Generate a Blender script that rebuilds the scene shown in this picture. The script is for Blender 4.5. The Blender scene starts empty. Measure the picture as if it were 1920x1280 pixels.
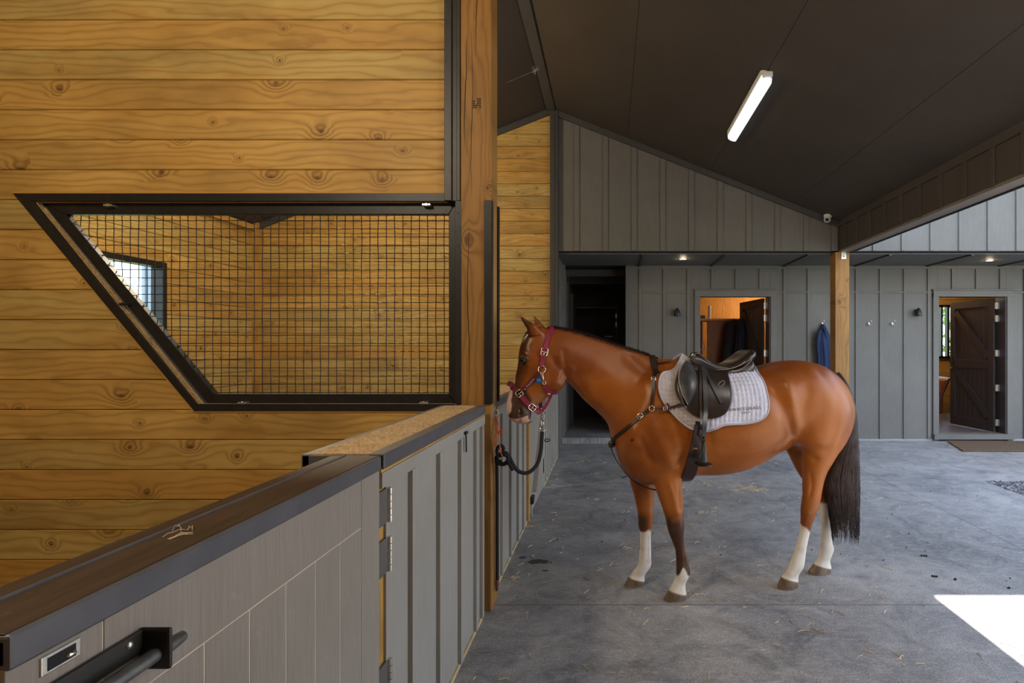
import bpy, bmesh, math, random
import numpy as np
from mathutils import Vector, Matrix
from mathutils.bvhtree import BVHTree
random.seed(7)
rnd = random.Random(11)
PI = math.pi
SC = bpy.context.scene
COL = SC.collection
# ------------------------------------------------------------------ camera
F = 1080.0; VX = 1143.0; VY = 648.0; H = 1.6
cam_d = bpy.data.cameras.new('camera'); cam = bpy.data.objects.new('camera', cam_d); COL.objects.link(cam)
cam.location = (0, 0, H); cam.rotation_euler = (PI/2, 0, 0)
cam_d.sensor_width = 36; cam_d.lens = F/1920*36
cam_d.shift_x = -(VX-960)/1920; cam_d.shift_y = (VY-640)/1920
cam_d.clip_start = .02; cam_d.clip_end = 400
SC.camera = cam
def atY(px, py, Y):
    return Vector(((px-VX)/F*Y, Y, H-(py-VY)/F*Y))
def PX(p):
    return (VX+F*p[0]/p[1], VY-F*(p[2]-H)/p[1])
# ------------------------------------------------------------------ materials
def new_mat(name):
    m = bpy.data.materials.new(name); m.use_nodes = True
    nt = m.node_tree
    for n in list(nt.nodes): nt.nodes.remove(n)
    out = nt.nodes.new('ShaderNodeOutputMaterial'); b = nt.nodes.new('ShaderNodeBsdfPrincipled')
    nt.links.new(b.outputs[0], out.inputs[0])
    return m, nt, b
class NB:
    def __init__(s, nt): s.nt = nt
    def n(s, t, **k):
        x = s.nt.nodes.new(t)
        for a, v in k.items(): setattr(x, a, v)
        return x
    def l(s, a, b): s.nt.links.new(a, b)
    def setin(s, x, i, v):
        if v is None: return
        if hasattr(v, 'is_linked') or isinstance(v, bpy.types.NodeSocket): s.l(v, x.inputs[i])
        else: x.inputs[i].default_value = v
    def m(s, op, a, b=None, c=None, clamp=False):
        x = s.n('ShaderNodeMath', operation=op, use_clamp=clamp)
        s.setin(x, 0, a); s.setin(x, 1, b); s.setin(x, 2, c)
        return x.outputs[0]
    def comb(s, a, b, c):
        x = s.n('ShaderNodeCombineXYZ'); s.setin(x, 0, a); s.setin(x, 1, b); s.setin(x, 2, c); return x.outputs[0]
    def sep(s, v):
        x = s.n('ShaderNodeSeparateXYZ'); s.l(v, x.inputs[0]); return x.outputs
    def obj(s): return s.n('ShaderNodeTexCoord').outputs['Object']
    def noise(s, v, scale, detail=4, rough=.55, dist=0):
        x = s.n('ShaderNodeTexNoise'); s.l(v, x.inputs['Vector'])
        x.inputs['Scale'].default_value = scale; x.inputs['Detail'].default_value = detail
        x.inputs['Roughness'].default_value = rough; x.inputs['Distortion'].default_value = dist
        return x.outputs['Fac']
    def ramp(s, f, stops):
        x = s.n('ShaderNodeValToRGB'); s.l(f, x.inputs[0]); e = x.color_ramp.elements
        while len(e) < len(stops): e.new(.5)
        for i, (p, c) in enumerate(stops):
            e[i].position = p; e[i].color = (c if len(c) == 4 else (*c, 1)) if hasattr(c, '__len__') else (c, c, c, 1)
        return x.outputs[0]
    def mix(s, f, a, b, mode='MIX'):
        x = s.n('ShaderNodeMix', data_type='RGBA', blend_type=mode)
        s.setin(x, 0, f)
        for i, v in ((6, a), (7, b)):
            if isinstance(v, tuple): x.inputs[i].default_value = (*v[:3], 1)
            else: s.l(v, x.inputs[i])
        return x.outputs[2]
    def bump(s, h, strength=.3, dist=.01):
        x = s.n('ShaderNodeBump'); s.l(h, x.inputs['Height']); x.inputs['Strength'].default_value = strength
        x.inputs['Distance'].default_value = dist; return x.outputs[0]
def flat(name, col, rough=.5, metal=0, nscale=None, namp=.12, bump=0, bscale=200, spec=None, coat=0):
    m, nt, b = new_mat(name); q = NB(nt)
    b.inputs['Roughness'].default_value = rough; b.inputs['Metallic'].default_value = metal
    if spec is not None: b.inputs['Specular IOR Level'].default_value = spec
    if coat: b.inputs['Coat Weight'].default_value = coat; b.inputs['Coat Roughness'].default_value = .2
    o = q.obj()
    f = q.noise(o, nscale or 12, 5, .6)
    lo = tuple(c*(1-namp) for c in col); hi = tuple(min(1, c*(1+namp)) for c in col)
    q.l(q.ramp(f, [(.3, lo), (.7, hi)]), b.inputs['Base Color'])
    if bump:
        q.l(q.bump(q.noise(o, bscale, 3), bump, .002), b.inputs['Normal'])
    return m
def wood(name, L, C, pale=(.66, .40, .11), deep=(.46, .225, .045), green=(.52, .41, .145), knots=True, rough=.55, dens=.62):
    """long axis L, cross axis C (indices); one colour cast per board (island)"""
    m, nt, b = new_mat(name); q = NB(nt)
    b.inputs['Roughness'].default_value = rough
    b.inputs['Specular IOR Level'].default_value = .3
    o = q.obj(); s = q.sep(o)
    l_, c_ = s[L], s[C]
    isl = q.n('ShaderNodeNewGeometry').outputs['Random Per Island']
    r2 = q.m('FRACT', q.m('MULTIPLY', isl, 37.7)); r3 = q.m('FRACT', q.m('MULTIPLY', isl, 91.3))
    lo = q.m('ADD', l_, q.m('MULTIPLY', isl, 23.0))
    # knots
    v = q.comb(q.m('MULTIPLY', lo, .8), c_, q.m('MULTIPLY', r2, 5.0))
    warp = q.noise(q.comb(q.m('MULTIPLY', lo, 9), q.m('MULTIPLY', c_, 14), isl), 1.0, 2)
    vor = q.n('ShaderNodeTexVoronoi'); vor.voronoi_dimensions = '2D'
    q.l(q.comb(q.m('ADD', q.m('MULTIPLY', lo, .8), q.m('MULTIPLY', warp, .035)), q.m('ADD', c_, q.m('MULTIPLY', warp, .04)), 0.0), vor.inputs['Vector']); vor.inputs['Scale'].default_value = 3.7
    d = q.m('DIVIDE', vor.outputs['Distance'], 3.7)
    cs = q.sep(vor.outputs['Color'])
    has = q.m('GREATER_THAN', cs[0], dens)
    rad = q.m('MULTIPLY_ADD', q.m('MULTIPLY', cs[1], cs[1]), .022, .0065)
    dk = q.m('DIVIDE', d, rad)
    core = q.m('MULTIPLY', has, q.m('SUBTRACT', 1.0, q.m('SMOOTH_MIN', dk, 1.0, .3), clamp=True))
    near = q.m('MULTIPLY', has, q.m('POWER', 2.718, q.m('MULTIPLY', q.m('MULTIPLY', dk, dk), -.12)))
    # grain
    wob = q.noise(q.comb(q.m('MULTIPLY', lo, 1.1), q.m('MULTIPLY', c_, 4.5), r3), 1.0, 3, .5)
    g = q.m('ADD', q.m('MULTIPLY', c_, 55.0), q.m('ADD', q.m('MULTIPLY', wob, 16.0), q.m('MULTIPLY', near, 8.0)))
    ring = q.m('MULTIPLY_ADD', q.m('SINE', q.m('MULTIPLY', g, 2.2)), .5, .5)
    fine = q.noise(q.comb(q.m('MULTIPLY', lo, 5.0), q.m('MULTIPLY', c_, 240.0), isl), 1.0, 3, .7)
    grain = q.m('ADD', q.m('MULTIPLY', ring, .6), q.m('MULTIPLY', fine, .5), clamp=True)
    base = q.mix(r2, pale, q.mix(.5, pale, deep))
    base = q.mix(q.m('MULTIPLY', q.m('GREATER_THAN', r3, .58), q.m('MULTIPLY_ADD', wob, .9, .15), clamp=True), base, green)
    patch = q.noise(q.comb(q.m('MULTIPLY', lo, 1.7), q.m('MULTIPLY', c_, 6), r2), 1.0, 3)
    base = q.mix(q.ramp(patch, [(.45, 0.), (.7, .6)]), base, deep)
    col = q.mix(q.m('MULTIPLY', grain, .42), base, tuple(c*.72 for c in deep))
    lines = q.ramp(ring, [(.82, 0.), (.98, .26)]); col = q.mix(lines, col, tuple(c*.5 for c in deep))
    if knots:
        col = q.mix(q.m('MULTIPLY', near, q.m('MULTIPLY_ADD', ring, .55, .12)), col, (.13, .050, .012))
        col = q.mix(q.m('MULTIPLY', core, .85, clamp=True), col, (.05, .018, .006))
    stain = q.noise(q.comb(q.m('MULTIPLY', lo, .9), q.m('MULTIPLY', c_, 1.3), 3.3), 1.3, 4)
    col = q.mix(q.ramp(stain, [(.45, 0.), (.7, .45)]), col, (.15, .085, .025))
    q.l(col, b.inputs['Base Color'])
    hgt = q.m('ADD', q.m('MULTIPLY', ring, .5), fine)
    q.l(q.bump(hgt, .12, .003), b.inputs['Normal'])
    return m
def paint(name, col, rough=.55, L=2, grain=True):
    m, nt, b = new_mat(name); q = NB(nt); b.inputs['Roughness'].default_value = rough
    b.inputs['Specular IOR Level'].default_value = .35
    o = q.obj(); s = q.sep(o)
    k = [170., 170., 170.]; k[L] = 6.
    v = q.comb(q.m('MULTIPLY', s[0], k[0]), q.m('MULTIPLY', s[1], k[1]), q.m('MULTIPLY', s[2], k[2]))
    f = q.noise(v, 1.0, 3, .6); g = q.noise(o, 1.6, 4); h = q.noise(o, 38, 3)
    base = q.ramp(q.m('ADD', q.m('MULTIPLY', f, .55), q.m('MULTIPLY', g, .45)), [(.3, tuple(c*.80 for c in col)), (.7, tuple(c*1.16 for c in col))])
    q.l(q.mix(q.ramp(h, [(.62, 0.), (.72, .25)]), base, tuple(min(1, c*1.35) for c in col)), b.inputs['Base Color'])
    if grain: q.l(q.bump(f, .25, .0015), b.inputs['Normal'])
    return m
def emis(name, col, s):
    m, nt, b = new_mat(name); b.inputs['Base Color'].default_value = (*col, 1)
    b.inputs['Emission Color'].default_value = (*col, 1); b.inputs['Emission Strength'].default_value = s
    return m
def glass_mat(name):
    m, nt, b = new_mat(name); q = NB(nt)
    b.inputs['Base Color'].default_value = (.95, 1, .98, 1); b.inputs['Roughness'].default_value = .03
    b.inputs['Transmission Weight'].default_value = 1; b.inputs['IOR'].default_value = 1.02
    return m
M = {}
M['boards'] = wood('treated_pine_boards', 0, 2)
M['boards_side'] = wood('treated_pine_boards_side', 1, 2)
M['post'] = wood('rough_sawn_pine_post', 2, 0, pale=(.40, .205, .055), deep=(.27, .115, .024), green=(.26, .17, .045), dens=.8)
M['plate'] = wood('fresh_pine_trim', 2, 1, pale=(.66, .38, .10), deep=(.50, .25, .05), green=(.60, .35, .1), knots=False)
M['plate_long'] = wood('fresh_pine_trim_long', 1, 2, pale=(.66, .38, .10), deep=(.50, .25, .05), green=(.60, .35, .1), knots=False)
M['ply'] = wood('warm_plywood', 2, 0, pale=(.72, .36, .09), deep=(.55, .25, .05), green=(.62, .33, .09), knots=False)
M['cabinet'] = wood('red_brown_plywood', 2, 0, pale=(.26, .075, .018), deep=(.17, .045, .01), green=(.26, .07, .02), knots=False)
M['grey'] = paint('charcoal_cladding', (.150, .140, .122))
M['grey_lower'] = paint('warm_grey_paint', (.33, .305, .262), .6)
M['grey_door'] = paint('taupe_door_paint', (.31, .268, .222), .5)
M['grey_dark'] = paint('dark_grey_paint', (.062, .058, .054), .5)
M['ceiling'] = paint('dark_bronze_ceiling', (.060, .047, .036), .6, 1, False)
M['beam'] = paint('dark_bronze_beam', (.075, .062, .052), .5)
M['beam_under'] = paint('beam_underside', (.20, .17, .145), .5, 1)
M['soffit'] = paint('grey_soffit', (.115, .112, .105), .6, 1, False)
M['steel_black'] = flat('black_steel', (.018, .017, .017), .42, .3, 20, .25)
M['steel_bronze'] = flat('bronze_steel_channel', (.034, .03, .026), .45, .2, 14, .2)
M['cap'] = flat('grey_cap_metal', (.115, .112, .118), .42, .25, 9, .15)
M['zinc'] = flat('galvanised_steel', (.62, .60, .55), .34, .9, 60, .2)
M['chrome'] = flat('bright_nickel', (.85, .78, .66), .16, 1, 30, .05)
M['door_dark'] = paint('dark_brown_door_paint', (.042, .036, .037), .45)
M['white_plastic'] = flat('white_plastic', (.7, .68, .64), .4)
M['black_plastic'] = flat('black_plastic', (.012, .012, .013), .4)
M['black'] = flat('unlit_dark_lining', (.012, .011, .010), .8)
M['tube'] = emis('lit_diffuser', (.84, .92, 1.0), 1.0)
M['down'] = emis('lit_downlight', (1.0, .66, .42), 2.5)
M['glass'] = glass_mat('clear_glass')
def rusty():
    m, nt, b = new_mat('rusty_brown_cap'); q = NB(nt); o = q.obj(); s = q.sep(o)
    f = q.noise(q.comb(q.m('MULTIPLY', s[0], 40.), q.m('MULTIPLY', s[1], 3.), s[2]), 1., 5, .7)
    g = q.noise(o, 60, 4)
    c = q.ramp(f, [(.3, (.028, .016, .010)), (.6, (.062, .035, .022)), (.8, (.16, .06, .025))])
    q.l(q.mix(q.ramp(g, [(.66, 0.), (.72, .5)]), c, (.10, .075, .05)), b.inputs['Base Color'])
    b.inputs['Roughness'].default_value = .5; b.inputs['Metallic'].default_value = .1
    q.l(q.bump(g, .3, .001), b.inputs['Normal']); return m
M['rusty'] = rusty()
def chaff():
    m, nt, b = new_mat('chaff_covered_board'); q = NB(nt); o = q.obj()
    f = q.noise(o, 9, 5, .6); g = q.noise(o, 75, 4, .85); h = q.n('ShaderNodeTexVoronoi'); h.inputs['Scale'].default_value = 95; q.l(o, h.inputs['Vector'])
    c = q.ramp(f, [(.3, (.46, .27, .11)), (.7, (.66, .45, .22))])
    c = q.mix(q.ramp(g, [(.40, .8), (.54, 0.)]), c, (.20, .10, .03))
    c = q.mix(q.ramp(h.outputs['Distance'], [(.15, .8), (.32, 0.)]), c, (.85, .68, .42))
    q.l(c, b.inputs['Base Color']); b.inputs['Roughness'].default_value = .9
    q.l(q.bump(g, .6, .003), b.inputs['Normal']); return m
M['chaff'] = chaff()
def concrete():
    m, nt, b = new_mat('stained_grey_concrete'); q = NB(nt); o = q.obj(); s = q.sep(o)
    big = q.noise(o, .8, 6, .6, .4); mid = q.noise(o, 3.2, 8, .72, 1.2)
    fine = q.noise(q.comb(q.m('MULTIPLY', s[0], 95.), q.m('MULTIPLY', s[1], 140.), 0.), 1., 5, .75)
    spk = q.noise(o, 210, 2, .5); scr = q.noise(q.comb(q.m('MULTIPLY', s[0], 14.), q.m('MULTIPLY', s[1], 60.), 2.), 1., 4, .8, 1.5)
    c = q.ramp(q.m('ADD', q.m('MULTIPLY', big, .45), q.m('MULTIPLY', mid, .6)), [(.40, (.15, .147, .145)), (.5, (.295, .28, .265)), (.64, (.48, .445, .41))])
    c = q.mix(q.ramp(fine, [(.40, .75), (.54, 0.)]), c, (.11, .108, .107))
    c = q.mix(q.ramp(scr, [(.52, 0.), (.66, .65)]), c, (.50, .49, .475))
    c = q.mix(q.ramp(spk, [(.62, 0.), (.70, .8)]), c, (.62, .61, .60))
    rust = q.noise(o, 1.3, 3)
    c = q.mix(q.ramp(rust, [(.60, 0.), (.75, .3)]), c, (.24, .17, .12))
    # control joints
    for ax, at, ln in ((1, 3.56, None), (0, 3.247, None), (1, 9.0, None), (1, 6.35, None)):
        dd = q.m('ABSOLUTE', q.m('SUBTRACT', s[ax], at))
        c = q.mix(q.m('MULTIPLY', q.m('LESS_THAN', dd, .0035), .8), c, (.03, .03, .03))
    # wet stains
    for (cx, cy, rx, ry) in ((-.52, 4.27, .17, .10), (-.66, 4.35, .06, .05), (-.46, 4.10, .05, .03)):
        dx = q.m('DIVIDE', q.m('SUBTRACT', s[0], cx), rx); dy = q.m('DIVIDE', q.m('SUBTRACT', s[1], cy), ry)
        r = q.m('ADD', q.m('SQRT', q.m('ADD', q.m('MULTIPLY', dx, dx), q.m('MULTIPLY', dy, dy))), q.m('MULTIPLY', q.noise(o, 13, 4, .6), 1.1))
        c = q.mix(q.ramp(r, [(.98, .85), (1.08, 0.)]), c, (.022, .017, .013))
    q.l(c, b.inputs['Base Color']); b.inputs['Roughness'].default_value = .62
    b.inputs['Specular IOR Level'].default_value = .35
    q.l(q.bump(q.m('ADD', fine, mid), .15, .003), b.inputs['Normal']); return m
M['concrete'] = concrete()
# ------------------------------------------------------------------ mesh builder
ROOT = {}
class MB:
    def __init__(s): s.v = []; s.f = []; s.mi = []; s.cur = 0
    def add(s, vs, fs):
        n = len(s.v); s.v += [tuple(p) for p in vs]; s.f += [tuple(i+n for i in f) for f in fs]; s.mi += [s.cur]*len(fs); return s
    def box(s, x0, x1, y0, y1, z0, z1):
        x0, x1 = min(x0, x1), max(x0, x1); y0, y1 = min(y0, y1), max(y0, y1); z0, z1 = min(z0, z1), max(z0, z1)
        return s.add([(x, y, z) for x in (x0, x1) for y in (y0, y1) for z in (z0, z1)],
                     [(0, 1, 3, 2), (4, 6, 7, 5), (0, 4, 5, 1), (2, 3, 7, 6), (0, 2, 6, 4), (1, 5, 7, 3)])
    def prism(s, poly, d, off):
        """poly: 3-D points in one plane, swept by vector off"""
        n = len(poly); off = Vector(off); a = [Vector(p) for p in poly]
        nrm = Vector((0, 0, 0))
        for i in range(n): nrm += a[i].cross(a[(i+1) % n])
        flip = nrm.dot(off) > 0
        vs = a + [p+off for p in a]
        fs = [tuple(range(n)), tuple(reversed(range(n, 2*n)))]
        if flip: fs = [tuple(reversed(f)) for f in fs]
        for i in range(n):
            j = (i+1) % n; q = (i, i+n, j+n, j)
            fs.append(tuple(reversed(q)) if flip else q)
        return s.add(vs, fs)
    def beam(s, p0, p1, w, h, up=(0, 0, 1)):
        p0, p1 = Vector(p0), Vector(p1); t = (p1-p0).normalized(); up = Vector(up)
        sd = t.cross(up).normalized(); u = sd.cross(t).normalized()
        vs = [p+sd*a*w/2+u*b*h/2 for p in (p0, p1) for a, b in ((-1, -1), (1, -1), (1, 1), (-1, 1))]
        return s.add(vs, [(3, 2, 1, 0), (4, 5, 6, 7), (0, 1, 5, 4), (1, 2, 6, 5), (2, 3, 7, 6), (3, 0, 4, 7)])
    def loft(s, rings, cap=True, closed=True):
        n = len(rings[0]); vs = [p for r in rings for p in r]; fs = []
        for i in range(len(rings)-1):
            for j in range(n if closed else n-1):
                k = (j+1) % n; fs.append((i*n+j, i*n+k, (i+1)*n+k, (i+1)*n+j))
        if cap: fs.append(tuple(reversed(range(n)))); fs.append(tuple(range((len(rings)-1)*n, len(rings)*n)))
        return s.add(vs, fs)
    def tube(s, pts, r, n=8, cap=True):
        pts = [Vector(p) for p in pts]; rings = []; N = len(pts)
        rr = r if hasattr(r, '__len__') else [r]*N
        t0 = (pts[1]-pts[0]).normalized(); ref = Vector((0, 0, 1)) if abs(t0.z) < .9 else Vector((1, 0, 0))
        u = (ref - t0*ref.dot(t0)).normalized()
        for i, p in enumerate(pts):
            t = (pts[min(i+1, N-1)]-pts[max(i-1, 0)]).normalized()
            u = (u - t*u.dot(t)).normalized(); w = t.cross(u)
            rings.append([p+(u*math.cos(2*PI*k/n)+w*math.sin(2*PI*k/n))*rr[i] for k in range(n)])
        return s.loft(rings, cap)
    def ell(s, c, rx, ry, rz, nu=16, nv=10):
        c = Vector(c); rings = []
        for i in range(nv+1):
            a = PI*i/nv; a = min(max(a, .03), PI-.03)
            rings.append([c+Vector((rx*math.sin(a)*math.cos(2*PI*j/nu), ry*math.sin(a)*math.sin(2*PI*j/nu), -rz*math.cos(a))) for j in range(nu)])
        return s.loft(rings)
    def lathe(s, c, prof, axis='Z', n=24):
        c = Vector(c); rings = []
        for r, h in prof:
            ring = []
            for j in range(n):
                a = 2*PI*j/n; x, y = r*math.cos(a), r*math.sin(a)
                ring.append(c+(Vector((x, y, h)) if axis == 'Z' else Vector((h, x, y)) if axis == 'X' else Vector((y, h, x))))
            rings.append(ring)
        return s.loft(rings)
    def torus(s, c, R, r, nrm, n=24, m=8, sx=1, sy=1, ref=None):
        nrm = Vector(nrm).normalized(); ref = Vector(ref) if ref is not None else (Vector((0, 0, 1)) if abs(nrm.z) < .9 else Vector((1, 0, 0)))
        u = (ref-nrm*ref.dot(nrm)).normalized(); w = nrm.cross(u); c = Vector(c)
        pts = [c+u*R*sx*math.cos(2*PI*k/n)+w*R*sy*math.sin(2*PI*k/n) for k in range(n)]
        vs = []; fs = []
        for i in range(n):
            t = (pts[(i+1) % n]-pts[i-1]).normalized(); a = nrm; b2 = t.cross(a)
            vs += [pts[i]+(a*math.cos(2*PI*k/m)+b2*math.sin(2*PI*k/m))*r for k in range(m)]
        for i in range(n):
            for k in range(m):
                fs.append((i*m+k, i*m+(k+1) % m, ((i+1) % n)*m+(k+1) % m, ((i+1) % n)*m+k))
        return s.add(vs, fs)
    def build(s, name, mat, parent=None, smooth=False, bevel=0, seg=2, angle=None, origin=None):
        vs = np.array(s.v, dtype=float)
        if parent is not None: o = ROOT[parent.name]
        elif origin is not None: o = Vector(origin)
        else:
            lo, hi = vs.min(0), vs.max(0); o = Vector(((lo[0]+hi[0])/2, (lo[1]+hi[1])/2, lo[2]))
        me = bpy.data.meshes.new(name)
        me.from_pydata([tuple(p) for p in (vs-np.array(o))], [], s.f)
        bm = bmesh.new(); bm.from_mesh(me); bmesh.ops.recalc_face_normals(bm, faces=bm.faces); bm.to_mesh(me); bm.free()
        for m_ in (mat if isinstance(mat, (list, tuple)) else [mat]): me.materials.append(M[m_] if isinstance(m_, str) else m_)
        me.polygons.foreach_set('material_index', s.mi)
        if smooth: me.polygons.foreach_set('use_smooth', [True]*len(me.polygons))
        ob = bpy.data.objects.new(name, me); COL.objects.link(ob)
        if parent is not None: ob.parent = parent
        else: ob.location = o
        ROOT[ob.name] = Vector(o)
        if bevel:
            bv = ob.modifiers.new('bevel', 'BEVEL'); bv.width = bevel; bv.segments = seg; bv.limit_method = 'ANGLE'; bv.angle_limit = .6
        if smooth and angle:
            me.set_sharp_from_angle(angle=angle)
        return ob
def tag(o, label=None, cat=None, group=None, kind=None):
    if label: o['label'] = label
    if cat: o['category'] = cat
    if group: o['group'] = group
    if kind: o['kind'] = kind
    return o
def thing(name, loc, label, cat, group=None, kind=None):
    o = bpy.data.objects.new(name, None); COL.objects.link(o); o.location = loc; o.empty_display_size = .1
    ROOT[o.name] = Vector(loc); tag(o, label, cat, group, kind); return o
def copy_tree(o, loc=None, parent=None):
    c = o.copy(); COL.objects.link(c)
    if parent is not None: c.parent = parent
    if loc is not None: c.location = loc
    for ch in o.children: copy_tree(ch, None, c)
    return c
def S(mb, name, mat, label, cat, **k):
    return tag(mb.build(name, mat, **k), label, cat, None, 'structure')
def catmull(P, n):
    """dense interpolation of rows of numbers"""
    P = np.array(P, dtype=float); out = []
    Q = np.vstack([2*P[0]-P[1], P, 2*P[-1]-P[-2]])
    for i in range(1, len(Q)-2):
        for k in range(n):
            t = k/n; a, b, c, d = Q[i-1], Q[i], Q[i+1], Q[i+2]
            out.append(.5*((2*b)+(-a+c)*t+(2*a-5*b+4*c-d)*t*t+(-a+3*b-3*c+d)*t**3))
    out.append(P[-1]); return out
# ================================================================== THE SETTING
RIDGE_X, RIDGE_Z, SLOPE = -.85, 5.05, .394
def roof_z(x): return RIDGE_Z-SLOPE*abs(x-RIDGE_X)
def clip(poly, a, b, c):
    """keep a*x+b*z<=c"""
    out = []
    for i in range(len(poly)):
        p, q = poly[i], poly[(i+1) % len(poly)]
        dp, dq = a*p[0]+b*p[1]-c, a*q[0]+b*q[1]-c
        if dp <= 0: out.append(p)
        if dp*dq < 0:
            t = dp/(dp-dq); out.append((p[0]+(q[0]-p[0])*t, p[1]+(q[1]-p[1])*t))
    return out
def under_roof(poly, drop=0.0):
    c = RIDGE_Z-drop
    p = clip(poly, SLOPE, 1, c+SLOPE*RIDGE_X)
    return clip(p, -SLOPE, 1, c-SLOPE*RIDGE_X)
PITCH = .1819
# ---- floor and outside ground
mb = MB(); mb.box(-5.3, 16, -7, 13.3, -.25, 0); S(mb, 'floor', 'concrete', 'broad grey stained concrete floor with fine joints', 'floor', origin=(0, 0, 0))
mb = MB(); mb.box(-90, 90, -60, 120, -.4, -.26)
S(mb, 'ground', flat('grass_field', (.13, .17, .055), .9, 0, 3, .35), 'green field outside beyond the stables', 'ground', origin=(0, 0, -.26))
# ---- near timber wall with the slanted opening
K = 3.49/F
def W3(px, py): return ((px-VX)*K, H-(py-VY)*K)
TL, BL = W3(66, 378), W3(372, 757)
zt, zb = TL[1], BL[1]
def xl(z): return TL[0]+(BL[0]-TL[0])*(z-zt)/(zb-zt)
mb = MB(); XL, XR = -5.16, -.985
k = -9
while True:
    z0 = 1.577+k*PITCH; z1 = z0+PITCH-.003; k += 1
    if z0 > 5: break
    z0 = max(z0, 0)
    if z1 < .02: continue
    if z1 <= zb or z0 >= zt: poly = [(XL, z0), (XR, z0), (XR, z1), (XL, z1)]
    elif z0 < zb: poly = [(XL, z0), (XR, z0), (XR, zb), (xl(zb), zb), (xl(z1), z1), (XL, z1)]
    elif z1 > zt: poly = [(XL, z0), (xl(z0), z0), (xl(zt), zt), (XR, zt), (XR, z1), (XL, z1)]
    else: poly = [(XL, z0), (xl(z0), z0), (xl(z1), z1), (XL, z1)]
    if z0 > zt+.1: poly = under_roof(poly, .02)
    if len(poly) < 3: continue
    mb.prism([(x, 3.49, z) for x, z in poly], 1, (0, .02, 0))
    mb.prism([(x, 3.61, z) for x, z in poly], 1, (0, .02, 0))
wall_t = S(mb, 'wall_stall', 'boards', 'golden knotty pine board wall around the slanted mesh opening', 'wall', origin=(0, 3.49, 0), bevel=.005, seg=1)
mb = MB()
core = [(XL, 0), (XR, 0), (XR, zb-.01), (xl(zb)-.01, zb-.01), (xl(zt)-.012, zt+.01), (XR, zt+.01), (XR, 4.98), (RIDGE_X-.3, 4.9), (XL, roof_z(XL)-.03)]
mb.prism([(x, 3.512, z) for x, z in core], 1, (0, .096, 0)); mb.build('wall_core', 'black', wall_t)
# wood reveal lining of the opening
mb = MB()
def slab(a, b, w, y0, y1, side):
    """strip in the wall plane from a to b (x,z), width w to the given side, y0..y1 deep"""
    d = Vector((b[0]-a[0], b[1]-a[1])).normalized(); n = Vector((-d.y, d.x))*w*side
    mb.prism([(a[0], y0, a[1]), (b[0], y0, b[1]), (b[0]+n.x, y0, b[1]+n.y), (a[0]+n.x, y0, a[1]+n.y)], 1, (0, y1-y0, 0))
R_IN = (855-VX)*K
slab(TL, BL, .02, 3.498, 3.54, -1); slab(TL, (XR, zt), .02, 3.498, 3.54, 1); slab(BL, (R_IN, zb), .02, 3.498, 3.54, -1)
mb.build('opening_lining', 'chaff', wall_t)
# black flat steel trim on the face (mitred)
mb = MB()
o = [W3(27, 363), W3(366, 770), W3(840, 770), W3(835, 363)]; i_ = [W3(66, 378), W3(372, 757), W3(855, 757), W3(835, 378)]
for a, b in ((0, 1), (1, 2), (3, 0)):
    q = [o[a], o[b], i_[b], i_[a]]
    mb.prism([(x, 3.478, z) for x, z in q], 1, (0, .014, 0))
mb.build('opening_trim', 'steel_black', wall_t, bevel=.002, seg=1)
mb = MB()
q = [W3(24, 360), W3(364, 773), W3(840, 773), W3(840, 770), W3(366, 770), W3(27, 363), W3(835, 363), W3(835, 360)]
mb.prism([(x, 3.484, z) for x, z in q], 1, (0, .008, 0)); mb.build('routed_edge', 'plate', wall_t)
# ---- mesh grille (thing)
g = thing('mesh_grille', (atY(600, 755, 3.555).x, 3.555, atY(600, 755, 3.555).z), 'black steel mesh grille in slanted frame filling the pine wall opening', 'grille')
YS = 3.545
def SX(px, py, Y=YS): v = atY(px, py, Y); return (v.x, v.z)
mb = MB(); o = [SX(84, 381), SX(393, 756), SX(856, 756), SX(856, 381)]; n_ = [SX(128, 403), SX(406, 738), SX(843, 738), SX(843, 403)]
for a in range(4):
    b = (a+1) % 4
    mb.prism([(x, YS-.02, z) for x, z in (o[a], o[b], n_[b], n_[a])], 1, (0, .045, 0))
mb.build('frame', 'steel_black', g, bevel=.003, seg=1)
mb = MB(); Ym = 3.572
a0, b0 = SX(128, 403, Ym), SX(406, 738, Ym); xr = SX(845, 403, Ym)[0]; zt2, zb2 = a0[1]+.01, b0[1]-.01
x = xr-.04
while x > a0[0]:
    zlow = zb2 if x > b0[0] else a0[1]+(b0[1]-a0[1])*(x-a0[0])/(b0[0]-a0[0])-.02
    mb.tube([(x+.002*math.sin(z*60+x*30), Ym, z) for z in np.linspace(zlow, zt2, 8)], .0026, 5); x -= .0512
z = zt2-.045
while z > zb2:
    xs = a0[0]+(b0[0]-a0[0])*(z-a0[1])/(b0[1]-a0[1])-.02
    mb.tube([(x, Ym+.0045*(1 if k % 2 else -1), z) for k, x in enumerate(np.linspace(xs, xr+.005, 60))], .0026, 5); z -= .0507
mb.build('wire_mesh', 'steel_black', g)
for (px, py, w) in ((204, 385, .05), (800, 384, .05), (233, 570, .05), (455, 755, .05), (795, 755, .05)):
    c = atY(px, py, 3.50); mb = MB(); mb.box(c.x-w/2, c.x+w/2, 3.488, 3.53, c.z-.006, c.z+.006)
    mb.lathe((c.x, 3.492, c.z), [(.009, -.006), (.011, 0), (.009, .003)], 'Y', 12)
    mb.build('clip', 'steel_black' if px == 233 else 'zinc', g, bevel=.001, seg=1)
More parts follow.
